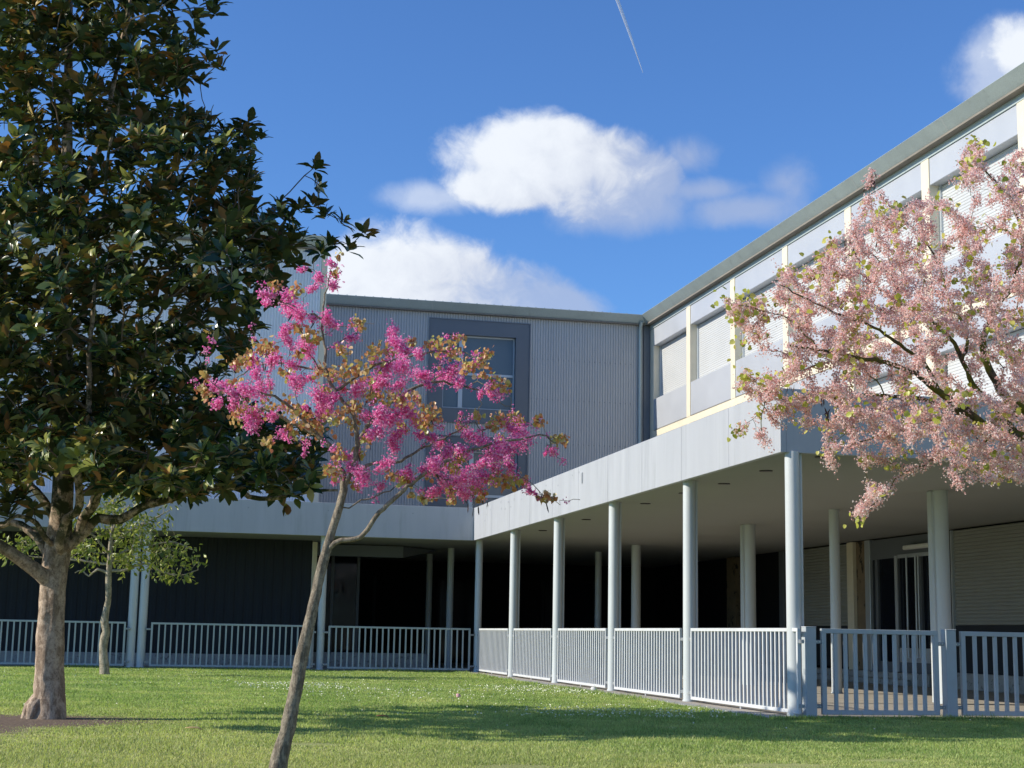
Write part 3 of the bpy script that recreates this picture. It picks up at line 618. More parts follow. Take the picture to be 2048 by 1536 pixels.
# ------------------------------------------------------------------ plants: branching and leaf scattering
def norm(a): return a/(np.linalg.norm(a, axis=-1, keepdims=True)+1e-9)
class Tree:
    def __init__(s, seed, step=.12): s.p = []; s.par = []; s.seed = []; s.len = []; s.ok = []; s.rs = np.random.RandomState(seed); s.step = step
    def node(s, p, par, r=0.0, ok=True):
        s.p.append(np.array(p, float)); s.par.append(par); s.seed.append(r); s.ok.append(ok)
        s.len.append(0 if par < 0 else s.len[par]+np.linalg.norm(s.p[-1]-s.p[par])); return len(s.p)-1
    def path(s, pts, r0, r1, par=None, ok=True, wob=0.0, rad=None):
        pts = [np.array(q, float) for q in pts]
        if par is not None:
            j = int(np.argmin([np.linalg.norm(q-pts[0]) for q in s.p])); last = j
        else: last = s.node(pts[0], -1, rad[0] if rad else r0, ok)
        # smooth with Catmull-Rom
        Pp = [pts[0]]+pts+[pts[-1]]; tot = sum(np.linalg.norm(pts[i+1]-pts[i]) for i in range(len(pts)-1)); acc = 0
        for i in range(len(pts)-1):
            a, b, c, d = Pp[i], Pp[i+1], Pp[i+2], Pp[i+3]; L = np.linalg.norm(c-b); n = max(1, int(round(L/s.step)))
            for k in range(1, n+1):
                t = k/n; q = .5*((2*b)+(-a+c)*t+(2*a-5*b+4*c-d)*t*t+(-a+3*b-3*c+d)*t**3)
                u = (acc+L*t)/tot; r = (rad[i]*(1-t)+rad[i+1]*t) if rad else r0*(1-u)+r1*u
                last = s.node(q+s.rs.normal(0, wob, 3), last, r, ok)
            acc += L
        return last
    def connect(s, targets, w=.25, sag=.0, jit=.02, root=None):
        targets = np.asarray(targets, float); base = np.array(s.p)
        d0 = np.array([np.min(np.linalg.norm(base-t, axis=1)) for t in targets])
        tips = [0]*len(targets)
        for i in np.argsort(d0):
            t = targets[i]; A = np.array(s.p); ok = np.array(s.ok)
            d = np.linalg.norm(A-t, axis=1)+w*np.array(s.len); d[~ok] += 1e3
            j = int(np.argmin(d)); a = s.p[j]; L = np.linalg.norm(t-a)
            pj = s.par[j]; dr = norm(a-s.p[pj]) if pj >= 0 else np.array([0, 0, 1.])
            mid = a+(t-a)*.5+dr*L*.18+np.array([0, 0, sag*L])
            n = max(1, int(round(L/s.step))); last = j
            for k in range(1, n+1):
                u = k/n; q = (1-u)**2*a+2*u*(1-u)*mid+u*u*t
                if k < n: q = q+s.rs.normal(0, jit, 3)
                last = s.node(q, last)
            tips[i] = last
        return tips
    def radii(s, tip, p=2.4):
        n = len(s.p); acc = np.zeros(n)
        for i in range(n-1, -1, -1):
            if acc[i] == 0: acc[i] = tip**p
            r = acc[i]
            if s.seed[i] > 0 and s.seed[i]**p > r: r = s.seed[i]**p; acc[i] = r
            if s.seed[i] > 0: acc[i] = s.seed[i]**p
            if s.par[i] >= 0: acc[s.par[i]] += acc[i]
        s.r = acc**(1/p)
        for i in range(n):
            if s.par[i] >= 0: s.r[i] = min(s.r[i], s.r[s.par[i]])
        return s.r
    def dirs(s, idx): return norm(np.array([s.p[i]-s.p[s.par[i]] if s.par[i] >= 0 else [0, 0, 1] for i in idx]))
    def mesh(s, name, m, parent, sel=lambda r: True, sides=lambda r: 6 if r < .03 else 14, bumpy=0.0):
        n = len(s.p); kids = [[] for _ in range(n)]
        for i in range(n):
            if s.par[i] >= 0: kids[s.par[i]].append(i)
        V = []; F = []; nb = 0; start = [i for i in range(n) if s.par[i] < 0]; st = [(i, None) for i in start]
        while st:
            i, pre = st.pop(); ch = [] if pre is None else [pre]; rr_ = [] if pre is None else [s.r[i]*.95]
            while True:
                ch.append(i); rr_.append(s.r[i])
                if not kids[i]: break
                ks = sorted(kids[i], key=lambda q: -s.r[q]); 
                for q in ks[1:]: st.append((q, i))
                i = ks[0]
            if len(ch) < 2 or not sel(max(rr_)): continue
            C = np.array([s.p[q] for q in ch]); rr_ = np.array(rr_); t = norm(np.gradient(C, axis=0)); k = sides(rr_.max())
            ref = np.array([.13, .97, .21]) if abs(np.mean(t[:, 1])) < .8 else np.array([.9, .1, .4])
            up = norm(np.cross(t, ref)); w = np.cross(t, up); ang = np.arange(k)*2*np.pi/k
            rad = rr_[:, None]*np.ones(k)[None]
            if bumpy and rr_.max() > .02:
                nz_ = s.rs.normal(0, 1, (len(ch), k)); nz_ = (nz_+np.roll(nz_, 1, 1)+np.roll(nz_, 1, 0)+np.roll(nz_, -1, 0))/4; rad = rad*(1+bumpy*nz_)
            R_ = C[:, None]+rad[..., None]*(np.cos(ang)[None, :, None]*up[:, None]+np.sin(ang)[None, :, None]*w[:, None])
            V.append(R_.reshape(-1, 3)); m_ = len(ch)
            a = (np.arange(m_-1)[:, None]*k+np.arange(k)[None]); b = (np.arange(m_-1)[:, None]*k+(np.arange(k)[None]+1) % k)
            F.append((np.stack([a, b, b+k, a+k], -1)+nb).reshape(-1)); nb += m_*k
        L = np.concatenate(F); return mesh_np(name, np.concatenate(V), L, np.full(len(L)//4, 4), m, parent, smooth=True)

def inst(name, T, faces, pos, d, nrm, sc_, m, parent, smooth=False):
    """copies of template T (x = along d, z = along nrm) merged into one mesh"""
    T = np.asarray(T, float); n = len(pos); d = norm(d); nrm = norm(nrm-d*np.sum(nrm*d, -1, keepdims=True)); sd = np.cross(nrm, d)
    sc_ = np.asarray(sc_, float); sc_ = sc_[:, None]*np.ones(3) if sc_.ndim == 1 else sc_
    L = T[None]*sc_[:, None]; V = pos[:, None]+L[..., 0:1]*d[:, None]+L[..., 1:2]*sd[:, None]+L[..., 2:3]*nrm[:, None]
    fl = np.concatenate([np.array(f) for f in faces]); sz = np.array([len(f) for f in faces])
    idx = (fl[None]+(np.arange(n)*len(T))[:, None]).reshape(-1)
    return mesh_np(name, V.reshape(-1, 3), idx, np.tile(sz, n), m, parent, smooth)
LEAF = [(0, 0, 0), (.30, 0, -.03), (.62, 0, -.035), (1, 0, -.16), (.28, .17, .03), (.60, .20, .02), (.86, .10, -.07), (.28, -.17, .03), (.60, -.20, .02), (.86, -.10, -.07)]
LEAF_F = [(0, 1, 4), (1, 2, 5, 4), (2, 3, 6, 5), (0, 7, 1), (1, 7, 8, 2), (2, 8, 9, 3)]
HEART = [(0, 0, 0), (-.10, .22, .02), (.12, .46, .04), (.5, .45, .05), (.82, .22, .0), (1, 0, -.06), (.82, -.22, .0), (.5, -.45, .05), (.12, -.46, .04), (-.10, -.22, .02), (.45, 0, -.05)]
HEART_F = [(0, 10, 1), (1, 10, 3, 2), (3, 10, 5, 4), (0, 9, 10), (9, 8, 7, 10), (7, 6, 5, 10)]
FLOW = [(0, 0, 0), (.45, .48, .12), (1.05, .08, .15), (.55, -.42, .1), (.35, .40, .35), (.85, .05, .85), (.4, -.42, .5), (.3, .42, -.3), (.85, .12, -.6), (.45, -.38, -.35)]
FLOW_F = [(0, 3, 2, 1), (0, 4, 5, 6), (0, 7, 8, 9)]
POD = [(0, 0, 0), (.3, .07, 0), (.75, .07, .03), (1, 0, .05), (.75, -.07, .03), (.3, -.07, 0), (.5, 0, .05)]
POD_F = [(0, 6, 1), (1, 6, 2), (2, 6, 3), (3, 6, 4), (4, 6, 5), (5, 6, 0)]
def rnd_dir(rs, n, bias=(0, 0, 0)): return norm(rs.normal(0, 1, (n, 3))+np.array(bias))
def inpoly(px, py, poly):
    c = np.zeros(len(px), bool); m_ = len(poly)
    for i in range(m_):
        (x1, y1), (x2, y2) = poly[i], poly[(i+1) % m_]
        if y1 == y2: continue
        t = ((y1 > py) != (y2 > py)) & (px < (x2-x1)*(py-y1)/(y2-y1)+x1); c ^= t
    return c

# ---- the big evergreen magnolia
YM = MAG[1]
def mp_(x, y, dy=0.0): return onY(x, y, YM+dy)
mg = empty('magnolia_tree', tuple(MAG)); tag(mg, 'large dark evergreen magnolia with broad pale trunk and glossy leaves with brown undersides', 'tree')
def G(o, root): o.parent = root; o.matrix_parent_inverse = Matrix.Translation(-root.location); return o
T1 = Tree(11, .14)
pts = [(96, 1446), (98, 1425), (98, 1395), (99, 1340), (102, 1250), (106, 1180), (112, 1120), (120, 1060), (126, 980), (128, 850), (130, 700), (131, 520), (134, 300), (138, 60), (140, -200), (142, -420)]
T1.path([mp_(*p) for p in pts], 0, 0, rad=[.235, .215, .195, .175, .165, .162, .178, .155, .135, .12, .10, .085, .07, .05, .03, .015], ok=False)
for i in range(len(T1.p)):
    if T1.p[i][2] > 3.4: T1.ok[i] = True
def limb(pts, r0, r1, dys, T=T1, f=mp_, ok=True):
    n = len(pts); T.path([f(p[0], p[1], dys[0]+(dys[1]-dys[0])*i/(n-1)) for i, p in enumerate(pts)], r0, r1, par=True, ok=ok, wob=.006)
limb([(112, 1125), (137, 1093), (172, 1061), (195, 1036), (240, 1038), (293, 1011), (351, 995), (400, 980), (468, 974), (497, 993), (542, 999), (600, 987), (675, 979)], .072, .016, (0, -.7))
limb([(104, 1175), (78, 1145), (39, 1116), (0, 1093), (-70, 1050), (-160, 1010)], .10, .03, (0, -.6))
limb([(108, 1150), (98, 1110), (78, 1077), (59, 1061), (20, 1042), (-20, 1055), (-100, 1000)], .075, .02, (-.1, .8))
limb([(100, 1100), (90, 1075), (72, 1048), (60, 1035), (35, 1030), (8, 1046), (-60, 1040)], .04, .015, (-.15, -.9))
limb([(120, 1060), (98, 1018), (74, 983), (49, 960), (20, 900), (-40, 820)], .065, .02, (0, .6))
limb([(110, 1110), (117, 1085), (133, 1038), (154, 1024), (160, 990), (156, 940), (175, 860), (180, 700), (190, 560)], .06, .02, (-.2, -1.2))
limb([(115, 1110), (152, 1077), (166, 1038), (187, 1009), (197, 960), (205, 880), (232, 817), (254, 764), (286, 720), (312, 676), (354, 637), (403, 602), (470, 540)], .07, .02, (0, -1.0))
limb([(126, 980), (170, 900), (260, 840), (360, 820), (450, 850)], .05, .02, (0, 1.2))
limb([(128, 850), (60, 740), (-20, 640), (-140, 560)], .05, .02, (0, -.8))
limb([(130, 700), (200, 560), (300, 430), (380, 330), (430, 280)], .05, .015, (0, .2))
limb([(131, 520), (80, 380), (60, 200), (40, 20), (30, -150)], .05, .015, (0, -.7))
limb([(132, 450), (200, 300), (230, 150), (260, 0), (280, -150)], .045, .015, (0, .4))
limb([(129, 780), (140, 600), (200, 460), (215, 330), (240, 200)], .045, .015, (0, -1.4))
EXT = [(-520, 190), (-420, 250), (-200, 330), (-80, 400), (0, 428), (60, 412), (110, 425), (150, 400), (180, 365), (225, 385), (260, 500), (300, 505), (350, 498), (395, 520), (430, 590), (500, 598), (560, 600), (620, 545), (680, 500), (740, 470), (800, 480), (850, 545), (900, 620), (960, 640), (985, 600), (1005, 380)]
ex = np.array(EXT, float)
def mag_ok(Pw):
    px, py = proj(Pw); xr = np.interp(py, ex[:, 0], ex[:, 1]); R = np.maximum((xr-98)/FPX*21.0, .1)
    dx = Pw[:, 0]-MAG[0]; dy = Pw[:, 1]-YM; z = Pw[:, 2]
    low = np.interp(px, [-300, 0, 60, 175, 200, 420, 650], [1015, 1000, 950, 945, 985, 985, 990])
    Rb = np.where(z < 5.6, R*1.2, np.minimum(R, 1.7)); Rf = np.where(z < 5.6, R*1.0, np.minimum(R*.9, 2.6)); Ry = np.where(dy > 0, Rb, Rf)
    inside = (dx/(R*np.where(dx > 0, 1.0, .95)))**2*np.where(dx > 0, .8, 1.0)+(dy/Ry)**2 < 1
    inside &= ~((dx < -.5) & (np.abs(dy) < 1.3) & (z < 1.95+.60*np.abs(dx)))
    return inside & (px < xr) & (py < low) & (z > 2.7) & (z < 12.4)
rs = np.random.RandomState(5); acc = []
while len(acc) < 2150:
    C = np.stack([rs.uniform(MAG[0]-4.6, MAG[0]+4.3, 4000), rs.uniform(YM-4.6, YM+5.2, 4000), rs.uniform(2.7, 12.4, 4000)], 1)
    k_ = mag_ok(C)
    hole = np.sin(C[:, 0]*2.3+1.7*np.sin(C[:, 2]*1.1))*np.sin(C[:, 1]*1.9+C[:, 2]*.9)*np.sin(C[:, 2]*2.1+C[:, 0]*.6)
    acc += list(C[k_ & (hole < .36)])
acc = acc[:2150]
man = [(632, 330), (640, 372), (626, 402), (650, 425), (690, 440), (728, 462), (700, 492), (662, 482), (600, 412), (560, 402), (545, 430), (582, 432), (640, 500), (610, 470), (500, 240), (522, 268), (480, 252), (450, 258), (495, 290), (430, 305),
       (437, 128), (402, 158), (425, 22), (432, 2), (430, 95), (20, 1000), (45, 985), (66, 1010), (15, 1025), (-20, 1010), (450, 405), (480, 380), (500, 350)]
for i, p in enumerate(man): acc.append(mp_(p[0], p[1], -.3 if i < 14 else (.2 if i < 25 else -.4)))
lowm = [(x_, y_) for x_, y_ in zip(rs.uniform(150, 640, 110), rs.uniform(830, 985, 110))]
for x_, y_ in lowm: acc.append(mp_(x_, y_, rs.uniform(-2.2, 2.0)))
acc = np.array(acc)
tips = T1.connect(acc, w=.22, sag=-.02, jit=.018)
T1.radii(.0065, 2.5)
# small root flares
for a, l in ((-2.7, .07), (3.05, .13)):
    b0 = np.array(MAG)+np.array([.10*math.cos(a), .10*math.sin(a), .42]); k0 = int(np.argmin([np.linalg.norm(q-b0) for q in T1.p[:20]])); last = k0
    for u in (.35, .7, 1.0): last = T1.node(np.array(MAG)+np.array([math.cos(a)*(.19+l*u), math.sin(a)*(.19+l*u), .34*(1-u)**1.4-.05]), last, .07*(1.15-u)+.03, False)
T1.r = np.append(T1.r, T1.seed[len(T1.r):]); 
G(T1.mesh('trunk', M['mag_bark'], None, sel=lambda r: r > .028, bumpy=.10, sides=lambda r: 10 if r < .06 else 28), mg)
G(T1.mesh('branch', M['mag_twig'], None, sel=lambda r: r <= .028, sides=lambda r: 5), mg)
tp = np.array([T1.p[i] for i in tips]); td = T1.dirs(tips); ax = norm(td*.45+np.array([-.18, -.05, .85])+rs.normal(0, .28, td.shape))
pos = []; dd = []; nn = []; ss = []
for q, a in zip(tp, ax):
    u = norm(np.cross(a, [.3, .7, .2])); v = np.cross(a, u); n = rs.randint(11, 16); ph = rs.uniform(0, 6.28)
    for k_ in range(n):
        th = math.radians(rs.uniform(30, 92) if k_ > 2 else rs.uniform(12, 35)); an = ph+k_*2.4; r_ = math.cos(an)*u+math.sin(an)*v
        dl = a*math.cos(th)+r_*math.sin(th); nl = a*math.sin(th)-r_*math.cos(th); dl = dl+np.array([0, 0, -.12])
        pos.append(q-a*(.10*k_/n)+r_*.012); dd.append(dl); nn.append(nl+rs.normal(0, .14, 3)); ss.append(rs.uniform(.16, .26) if k_ > 2 else rs.uniform(.09, .15))
q = mp_(572, 1008, -.55)
for k_ in range(4): pos.append(q+rs.normal(0, .01, 3)); dd.append([rs.normal(0, .35), rs.normal(0, .3), -1]); nn.append(rs.normal(0, 1, 3)); ss.append(.17)
ss = np.array(ss); S3 = np.stack([ss, ss*rs.uniform(.95, 1.3, len(ss)), ss], 1)
G(inst('crown', LEAF, LEAF_F, np.array(pos), np.array(dd), np.array(nn), S3, M['mag_leaf'], None, smooth=True), mg)

# ---- the slender young tree near the back fence
SL = onZ(210, 1350, 0.0); yt = empty('young_tree', tuple(SL)); tag(yt, 'slender young tree with crooked pale trunk and light leaves before the paired columns', 'tree')
sp = lambda x, y, dy=0.0: onY(x, y, SL[1]+dy)
T2 = Tree(21, .12)
T2.path([sp(*p) for p in [(210, 1353), (208, 1330), (206, 1290), (212, 1262), (209, 1240), (216, 1200), (217, 1160), (219, 1130), (222, 1080), (228, 1030), (226, 1000)]], 0, 0, rad=[.14, .11, .095, .09, .09, .078, .08, .068, .05, .03, .015], ok=False)
for i in range(len(T2.p)):
    if T2.p[i][2] > 2.3: T2.ok[i] = True
for pts, dys in (([(217, 1148), (195, 1138), (178, 1152), (165, 1140), (150, 1145)], (0, .3)), ([(219, 1142), (250, 1140), (290, 1128), (320, 1142), (360, 1150), (395, 1140)], (0, -.4)), ([(220, 1110), (195, 1080), (170, 1060), (150, 1070)], (0, -.6)),
                 ([(222, 1090), (260, 1060), (300, 1040), (340, 1020)], (0, .5)), ([(219, 1125), (255, 1100), (300, 1090), (350, 1085), (385, 1100)], (0, .2)), ([(218, 1130), (150, 1120), (90, 1115), (30, 1110)], (0, .7)), ([(222, 1070), (240, 1030), (260, 1010)], (0, -.2))):
    limb(pts, .035, .012, dys, T2, sp)
poly = [(128, 1100), (140, 1050), (180, 1010), (230, 985), (300, 985), (350, 1005), (335, 1060), (385, 1090), (408, 1130), (385, 1158), (330, 1150), (290, 1158), (240, 1135), (205, 1125), (170, 1158), (140, 1150)]
rs = np.random.RandomState(8); tg = []
while len(tg) < 210:
    x, y = rs.uniform(120, 410), rs.uniform(985, 1160)
    if inpoly(np.array([x]), np.array([y]), poly)[0]: tg.append(sp(x, y, rs.uniform(-1.3, 1.3)))
for k_ in range(26): tg.append(sp(rs.uniform(0, 80), rs.uniform(1075, 1118), rs.uniform(-.6, .8)))
tips = T2.connect(np.array(tg), w=.2, jit=.02); T2.radii(.005, 2.4)
G(T2.mesh('trunk', M['slim_bark'], None, sel=lambda r: r > .02, bumpy=.22, sides=lambda r: 12), yt); G(T2.mesh('branch', M['slim_bark'], None, sel=lambda r: r <= .02, sides=lambda r: 4), yt)
def sprays(tp, td, rs, n, spread, lo, hi, bias):
    m_ = len(tp)*n; q = np.repeat(tp, n, 0)+rs.normal(0, spread, (m_, 3)); d = norm(np.repeat(td, n, 0)*.5+rs.normal(0, .8, (m_, 3))+np.array(bias))
    return q, d, rnd_dir(rs, m_, (-.2, -.1, .7)), rs.uniform(lo, hi, m_)
q, d, n_, s_ = sprays(np.array([T2.p[i] for i in tips]), T2.dirs(tips), rs, 8, .095, .11, .19, (0, 0, -.3))
G(inst('crown', LEAF, LEAF_F, q, d, n_, s_, M['slim_leaf'], None), yt)

# ---- the leaning redbud in magenta blossom
YR = 11.5
rp_ = lambda x, y, dy=0.0: onY(x, y, YR+dy)
RB0 = rp_(551, 1583); RB0[2] = 0.0
rb = empty('redbud_tree', tuple(RB0)); tag(rb, 'slim leaning redbud with magenta blossom and copper leaves in the middle of the lawn', 'tree')
T3 = Tree(31, .05)
T3.path([RB0-np.array([0, 0, .05])]+[rp_(*p) for p in [(557, 1530), (574, 1460), (590, 1385), (602, 1320), (615, 1262), (629, 1200), (641, 1145), (652, 1105), (661, 1070), (674, 1030), (683, 1000), (688, 978)]], 0, 0,
        rad=[.076, .065, .055, .048, .045, .043, .040, .038, .041, .033, .031, .030, .034], ok=False)
def rl(pts, r0, r1, dys, ok=True): limb(pts, r0, r1, dys, T3, rp_, ok)
rl([(650, 1112), (656, 1098), (669, 1086), (685, 1081), (706, 1079), (724, 1075), (735, 1062), (745, 1046), (759, 1025), (785, 1001), (814, 974)], .020, .016, (0, -.2), ok=False)
rl([(814, 974), (843, 955), (880, 930), (930, 905), (985, 885), (1040, 880), (1080, 870), (1110, 885)], .016, .006, (-.2, -.4))
rl([(688, 978), (683, 948), (669, 913), (650, 883), (630, 867), (603, 855), (570, 840), (530, 820)], .026, .010, (0, .2))
rl([(688, 978), (703, 945), (712, 905), (716, 870), (700, 820), (672, 780), (652, 745), (650, 700), (641, 655), (646, 613), (654, 575), (660, 540)], .022, .004, (0, .1))
rl([(714, 890), (742, 845), (775, 810), (820, 780), (870, 765), (920, 770), (985, 790)], .018, .005, (.05, .5))
rl([(700, 955), (735, 930), (790, 925), (840, 900), (880, 880), (935, 850)], .015, .005, (0, .4))
rl([(672, 780), (705, 760), (740, 735), (790, 720), (850, 705), (910, 700), (955, 715)], .013, .004, (.1, -.5))
rl([(630, 867), (590, 820), (540, 790), (490, 780), (440, 775)], .014, .005, (.1, -.3))
rl([(645, 640), (615, 625), (580, 610), (550, 590), (530, 590)], .008, .004, (.1, -.1))
rl([(660, 745), (610, 735), (560, 725), (510, 735), (470, 760)], .010, .004, (.1, .5))
rl([(690, 1025), (720, 1003), (760, 990), (830, 955)], .006, .004, (0, .2))
FL = """720,120,20 575,150,17 660,190,26 735,235,30 625,250,20 390,275,28 395,320,22 500,300,42 520,360,46 560,380,38 630,400,25 700,400,33 735,430,26 830,500,24 480,470,30 500,510,30 600,560,44 580,520,30
1040,480,38 1060,530,38 1170,580,30 1100,580,28 1010,640,45 1080,650,48 1180,690,48 1350,660,40 1310,700,46 1380,730,28 320,620,32 340,680,28 430,610,33 520,640,28 150,750,38 210,780,22 300,770,44 360,760,40 410,740,24 140,835,28 220,840,24 330,920,45 300,940,28
560,730,34 530,720,28 610,710,24 660,800,44 700,850,42 860,760,38 940,740,44 1070,740,30 980,730,30 900,900,34 970,890,38 1020,920,44 1100,880,44 1090,850,34 1150,920,38 960,980,38 1060,1000,38 1040,1050,33 420,900,28 480,990,28
800,1110,28 830,1160,34 870,1210,38 900,1220,28 1000,1150,34 1080,1210,38 1120,1190,24 980,1260,18 740,1235,16 580,1100,10 1240,1010,28 1280,1040,28 1320,1080,28 1430,1000,38 1500,1030,40 1400,1080,35 1640,960,30 1700,1010,54 1650,1050,50 1580,1090,48 1530,1120,34 1500,1140,24 1640,1160,34
1250,1150,46 1310,1140,40 1200,1180,28 1400,1210,48 1460,1240,50 1370,1250,44 1500,1210,38 1250,1290,34 1410,1300,38 1300,1240,28 1540,780,28 1590,780,28 1490,790,13 1860,1080,26 1820,1090,13 1740,1285,13 1770,1300,10 1390,885,8 780,760,26 740,800,30 1000,700,30 1220,740,20 660,880,26 590,860,22 1180,1000,22 1560,1170,30"""
LV = """760,80,12 745,170,14 540,250,24 430,230,22 850,410,18 870,430,20 780,560,28 940,580,46 1000,570,34 870,690,54 800,680,46 740,680,36 1280,550,38 1330,560,40 1240,530,28 1140,520,18 1380,500,22 1510,580,34 1490,620,26 1430,640,34 1500,680,13 1570,720,28 1610,750,22 350,560,28 280,600,36 240,630,28 400,530,26 430,570,30 550,450,22 600,470,26 640,510,22 560,580,18
660,660,28 80,690,20 70,760,24 90,790,24 220,740,34 280,860,36 240,890,32 380,850,38 500,680,26 620,930,52 560,900,44 650,970,34 500,850,34 760,900,44 830,920,32 400,1030,22 520,970,28 700,1180,24 740,1190,22 860,1080,28 760,1090,28 910,1010,26 1000,820,36 1080,810,30 920,790,34 1200,900,42 1260,890,34 1210,930,34
1470,900,20 1590,920,34 1650,920,34 1690,920,22 1390,950,18 1550,950,22 1600,1020,22 1780,920,22 1870,1010,22 1910,1020,22 1340,1130,30 1380,1120,28 1360,1180,26 1240,1180,24 1110,1220,24 1040,1200,24 1130,1300,10 1190,1320,14 1240,1310,16 1340,1330,14 1330,1290,20 1440,1280,18 1500,1300,22 1480,1330,10 1560,1230,34 1620,1230,34 1680,1230,26 1720,1240,16 1800,1320,14 1830,1300,11 1860,1320,13 840,1250,16 690,760,26 1080,960,26 840,850,30 1150,800,26"""
def parse(s_): return [tuple(map(float, t.split(','))) for t in s_.split()]
rs = np.random.RandomState(4); dep = lambda: float(np.clip(rs.normal(0, .32), -.7, .7))
fl = [(rp_(380+x/2.56, 480+y/2.56, dep()), r/2.56/FPX*YR) for x, y, r in parse(FL)]
lv = [(rp_(380+x/2.56, 480+y/2.56, dep()), r/2.56/FPX*YR) for x, y, r in parse(LV)]
tg = [p for p, r in fl]+[p for p, r in lv]; tg = np.array(tg)
tips = T3.connect(tg, w=.18, sag=.05, jit=.012)
extra = tg[rs.randint(0, len(tg), 90)]+rs.normal(0, .13, (90, 3)); T3.connect(extra, w=.1, jit=.012)
T3.radii(.0022, 2.3)
G(T3.mesh('trunk', M['rb_bark'], None, sel=lambda r: r > .009, bumpy=.12, sides=lambda r: 18 if r > .03 else 8), rb); G(T3.mesh('branch', M['rb_bark'], None, sel=lambda r: r <= .009, sides=lambda r: 4), rb)
pos = []; 
for (p, r), ti in zip(fl, tips[:len(fl)]):
    n = int(78000*r*r)+44; par = T3.p[T3.par[ti]]; ax_ = norm(p-par); t = rs.uniform(-1.1, .9, n)
    pos.append(p+ax_[None]*(t*r*1.15)[:, None]+rs.normal(0, r*.44, (n, 3)))
for j in rs.randint(0, len(T3.p), 420):   # single tufts along the twigs
    if T3.r[j] < .009: pos.append(T3.p[j]+rs.normal(0, .016, (12, 3)))
pos = np.concatenate(pos); n = len(pos)
G(inst('blossom', FLOW, FLOW_F, pos, rnd_dir(rs, n, (0, 0, -.8)), rnd_dir(rs, n), rs.uniform(.009, .017, n), M['rb_flower'], None), rb)
pos = []; 
for p, r in lv: k_ = int(200*r*14)//4+4; pos.append(p+rs.normal(0, r*.72, (k_, 3)))
pos = np.concatenate(pos); n = len(pos)
G(inst('foliage', HEART, HEART_F, pos, rnd_dir(rs, n, (0, 0, -1.5)), rnd_dir(rs, n, (-.5, -1.0, .3)), rs.uniform(.020, .042, n), M['rb_leaf'], None, smooth=True), rb)
pos = np.repeat(tg[rs.randint(0, len(tg), 34)], 3, 0)+rs.normal(0, .03, (102, 3))
for q in pos[:60]: G(inst('seed_pod', POD, POD_F, q[None], rnd_dir(rs, 1, (0, 0, -4)), rnd_dir(rs, 1), rs.uniform(.05, .10, 1), M['pod'], None), rb)

# ---- the old redbud in pale pink blossom at the right
YK = 14.0
kp = lambda x, y, dy=0.0: onY(x, y, YK+dy)
K0 = kp(2230, 1400); K0[2] = 0.0
pk = empty('pink_redbud_tree', tuple(K0)); tag(pk, 'spreading old redbud with pale pink blossom and lime leaves reaching in from the right', 'tree')
T4 = Tree(41, .07)
T4.path([K0-np.array([0, 0, .05])]+[kp(*p) for p in [(2225, 1300), (2215, 1180), (2200, 1080), (2180, 1000), (2140, 930), (2100, 890)]], 0, 0, rad=[.19, .15, .135, .13, .125, .11, .09], ok=False)
def kl(pts, r0, r1, dys): limb(pts, r0, r1, dys, T4, kp)
kl([(2100, 890), (2040, 872), (1985, 858), (1950, 835), (1915, 812), (1880, 785), (1840, 752), (1800, 735), (1760, 722), (1700, 712), (1640, 700), (1580, 690)], .055, .008, (0, -.5))
kl([(2040, 872), (2010, 840), (1975, 800), (1945, 765), (1925, 720), (1900, 675), (1860, 640), (1820, 610), (1760, 580)], .04, .007, (0, .4))
kl([(2100, 890), (2060, 830), (2010, 790), (1980, 740), (1965, 690), (1990, 620), (2030, 560), (2045, 480), (2020, 400), (1960, 330)], .05, .007, (0, -.3))
kl([(1950, 835), (1900, 820), (1850, 800), (1800, 795), (1740, 790), (1690, 800), (1640, 790), (1560, 800), (1500, 780)], .024, .006, (-.05, .6))
kl([(1985, 858), (1930, 850), (1870, 840), (1810, 850), (1760, 870), (1700, 890)], .018, .006, (0, -.7))
kl([(1880, 785), (1850, 730), (1800, 690), (1740, 650), (1680, 630), (1620, 600), (1560, 570)], .022, .005, (-.1, -.9))
kl([(1925, 720), (1935, 670), (1900, 600), (1880, 540), (1850, 480), (1800, 430), (1760, 390)], .020, .005, (.1, .8))
kl([(2010, 840), (2060, 780), (2120, 700), (2200, 600), (2250, 480)], .045, .01, (0, .6))
kl([(2140, 930), (2250, 850), (2380, 780), (2500, 720)], .06, .015, (0, 0)); kl([(2180, 1000), (2300, 950), (2420, 930)], .05, .015, (0, -1))
kl([(1985, 858), (1960, 890), (1900, 900), (1850, 930), (1800, 950), (1770, 990), (1730, 1020)], .012, .004, (0, -.2))
kl([(1700, 712), (1640, 730), (1580, 750), (1530, 800), (1520, 870)], .008, .004, (-.3, -.1))
kl([(1640, 700), (1580, 640), (1520, 620), (1470, 605)], .008, .004, (-.5, -.2))
poly = [(1478, 612), (1530, 580), (1600, 556), (1535, 560), (1525, 545), (1600, 545), (1640, 520), (1665, 470), (1700, 445), (1735, 440), (1738, 380), (1765, 395), (1800, 410), (1850, 395), (1870, 360), (1900, 400), (1930, 430), (1960, 420), (1900, 350), (1940, 300), (1968, 300), (1985, 350), (2010, 330), (2048, 300), (2150, 220), (2350, 250), (2550, 450), (2600, 800), (2500, 980), (2300, 980), (2048, 965), (2010, 975), (1975, 955), (1935, 975),
        (1890, 955), (1860, 915), (1800, 905), (1745, 930), (1765, 985), (1730, 1028), (1712, 1025), (1740, 985), (1700, 925), (1660, 942), (1640, 905), (1680, 860), (1620, 850), (1560, 870), (1525, 892), (1500, 885), (1545, 840), (1560, 800), (1500, 790), (1475, 770), (1520, 745), (1570, 735), (1510, 680), (1475, 650)]
rs = np.random.RandomState(9); tg = []
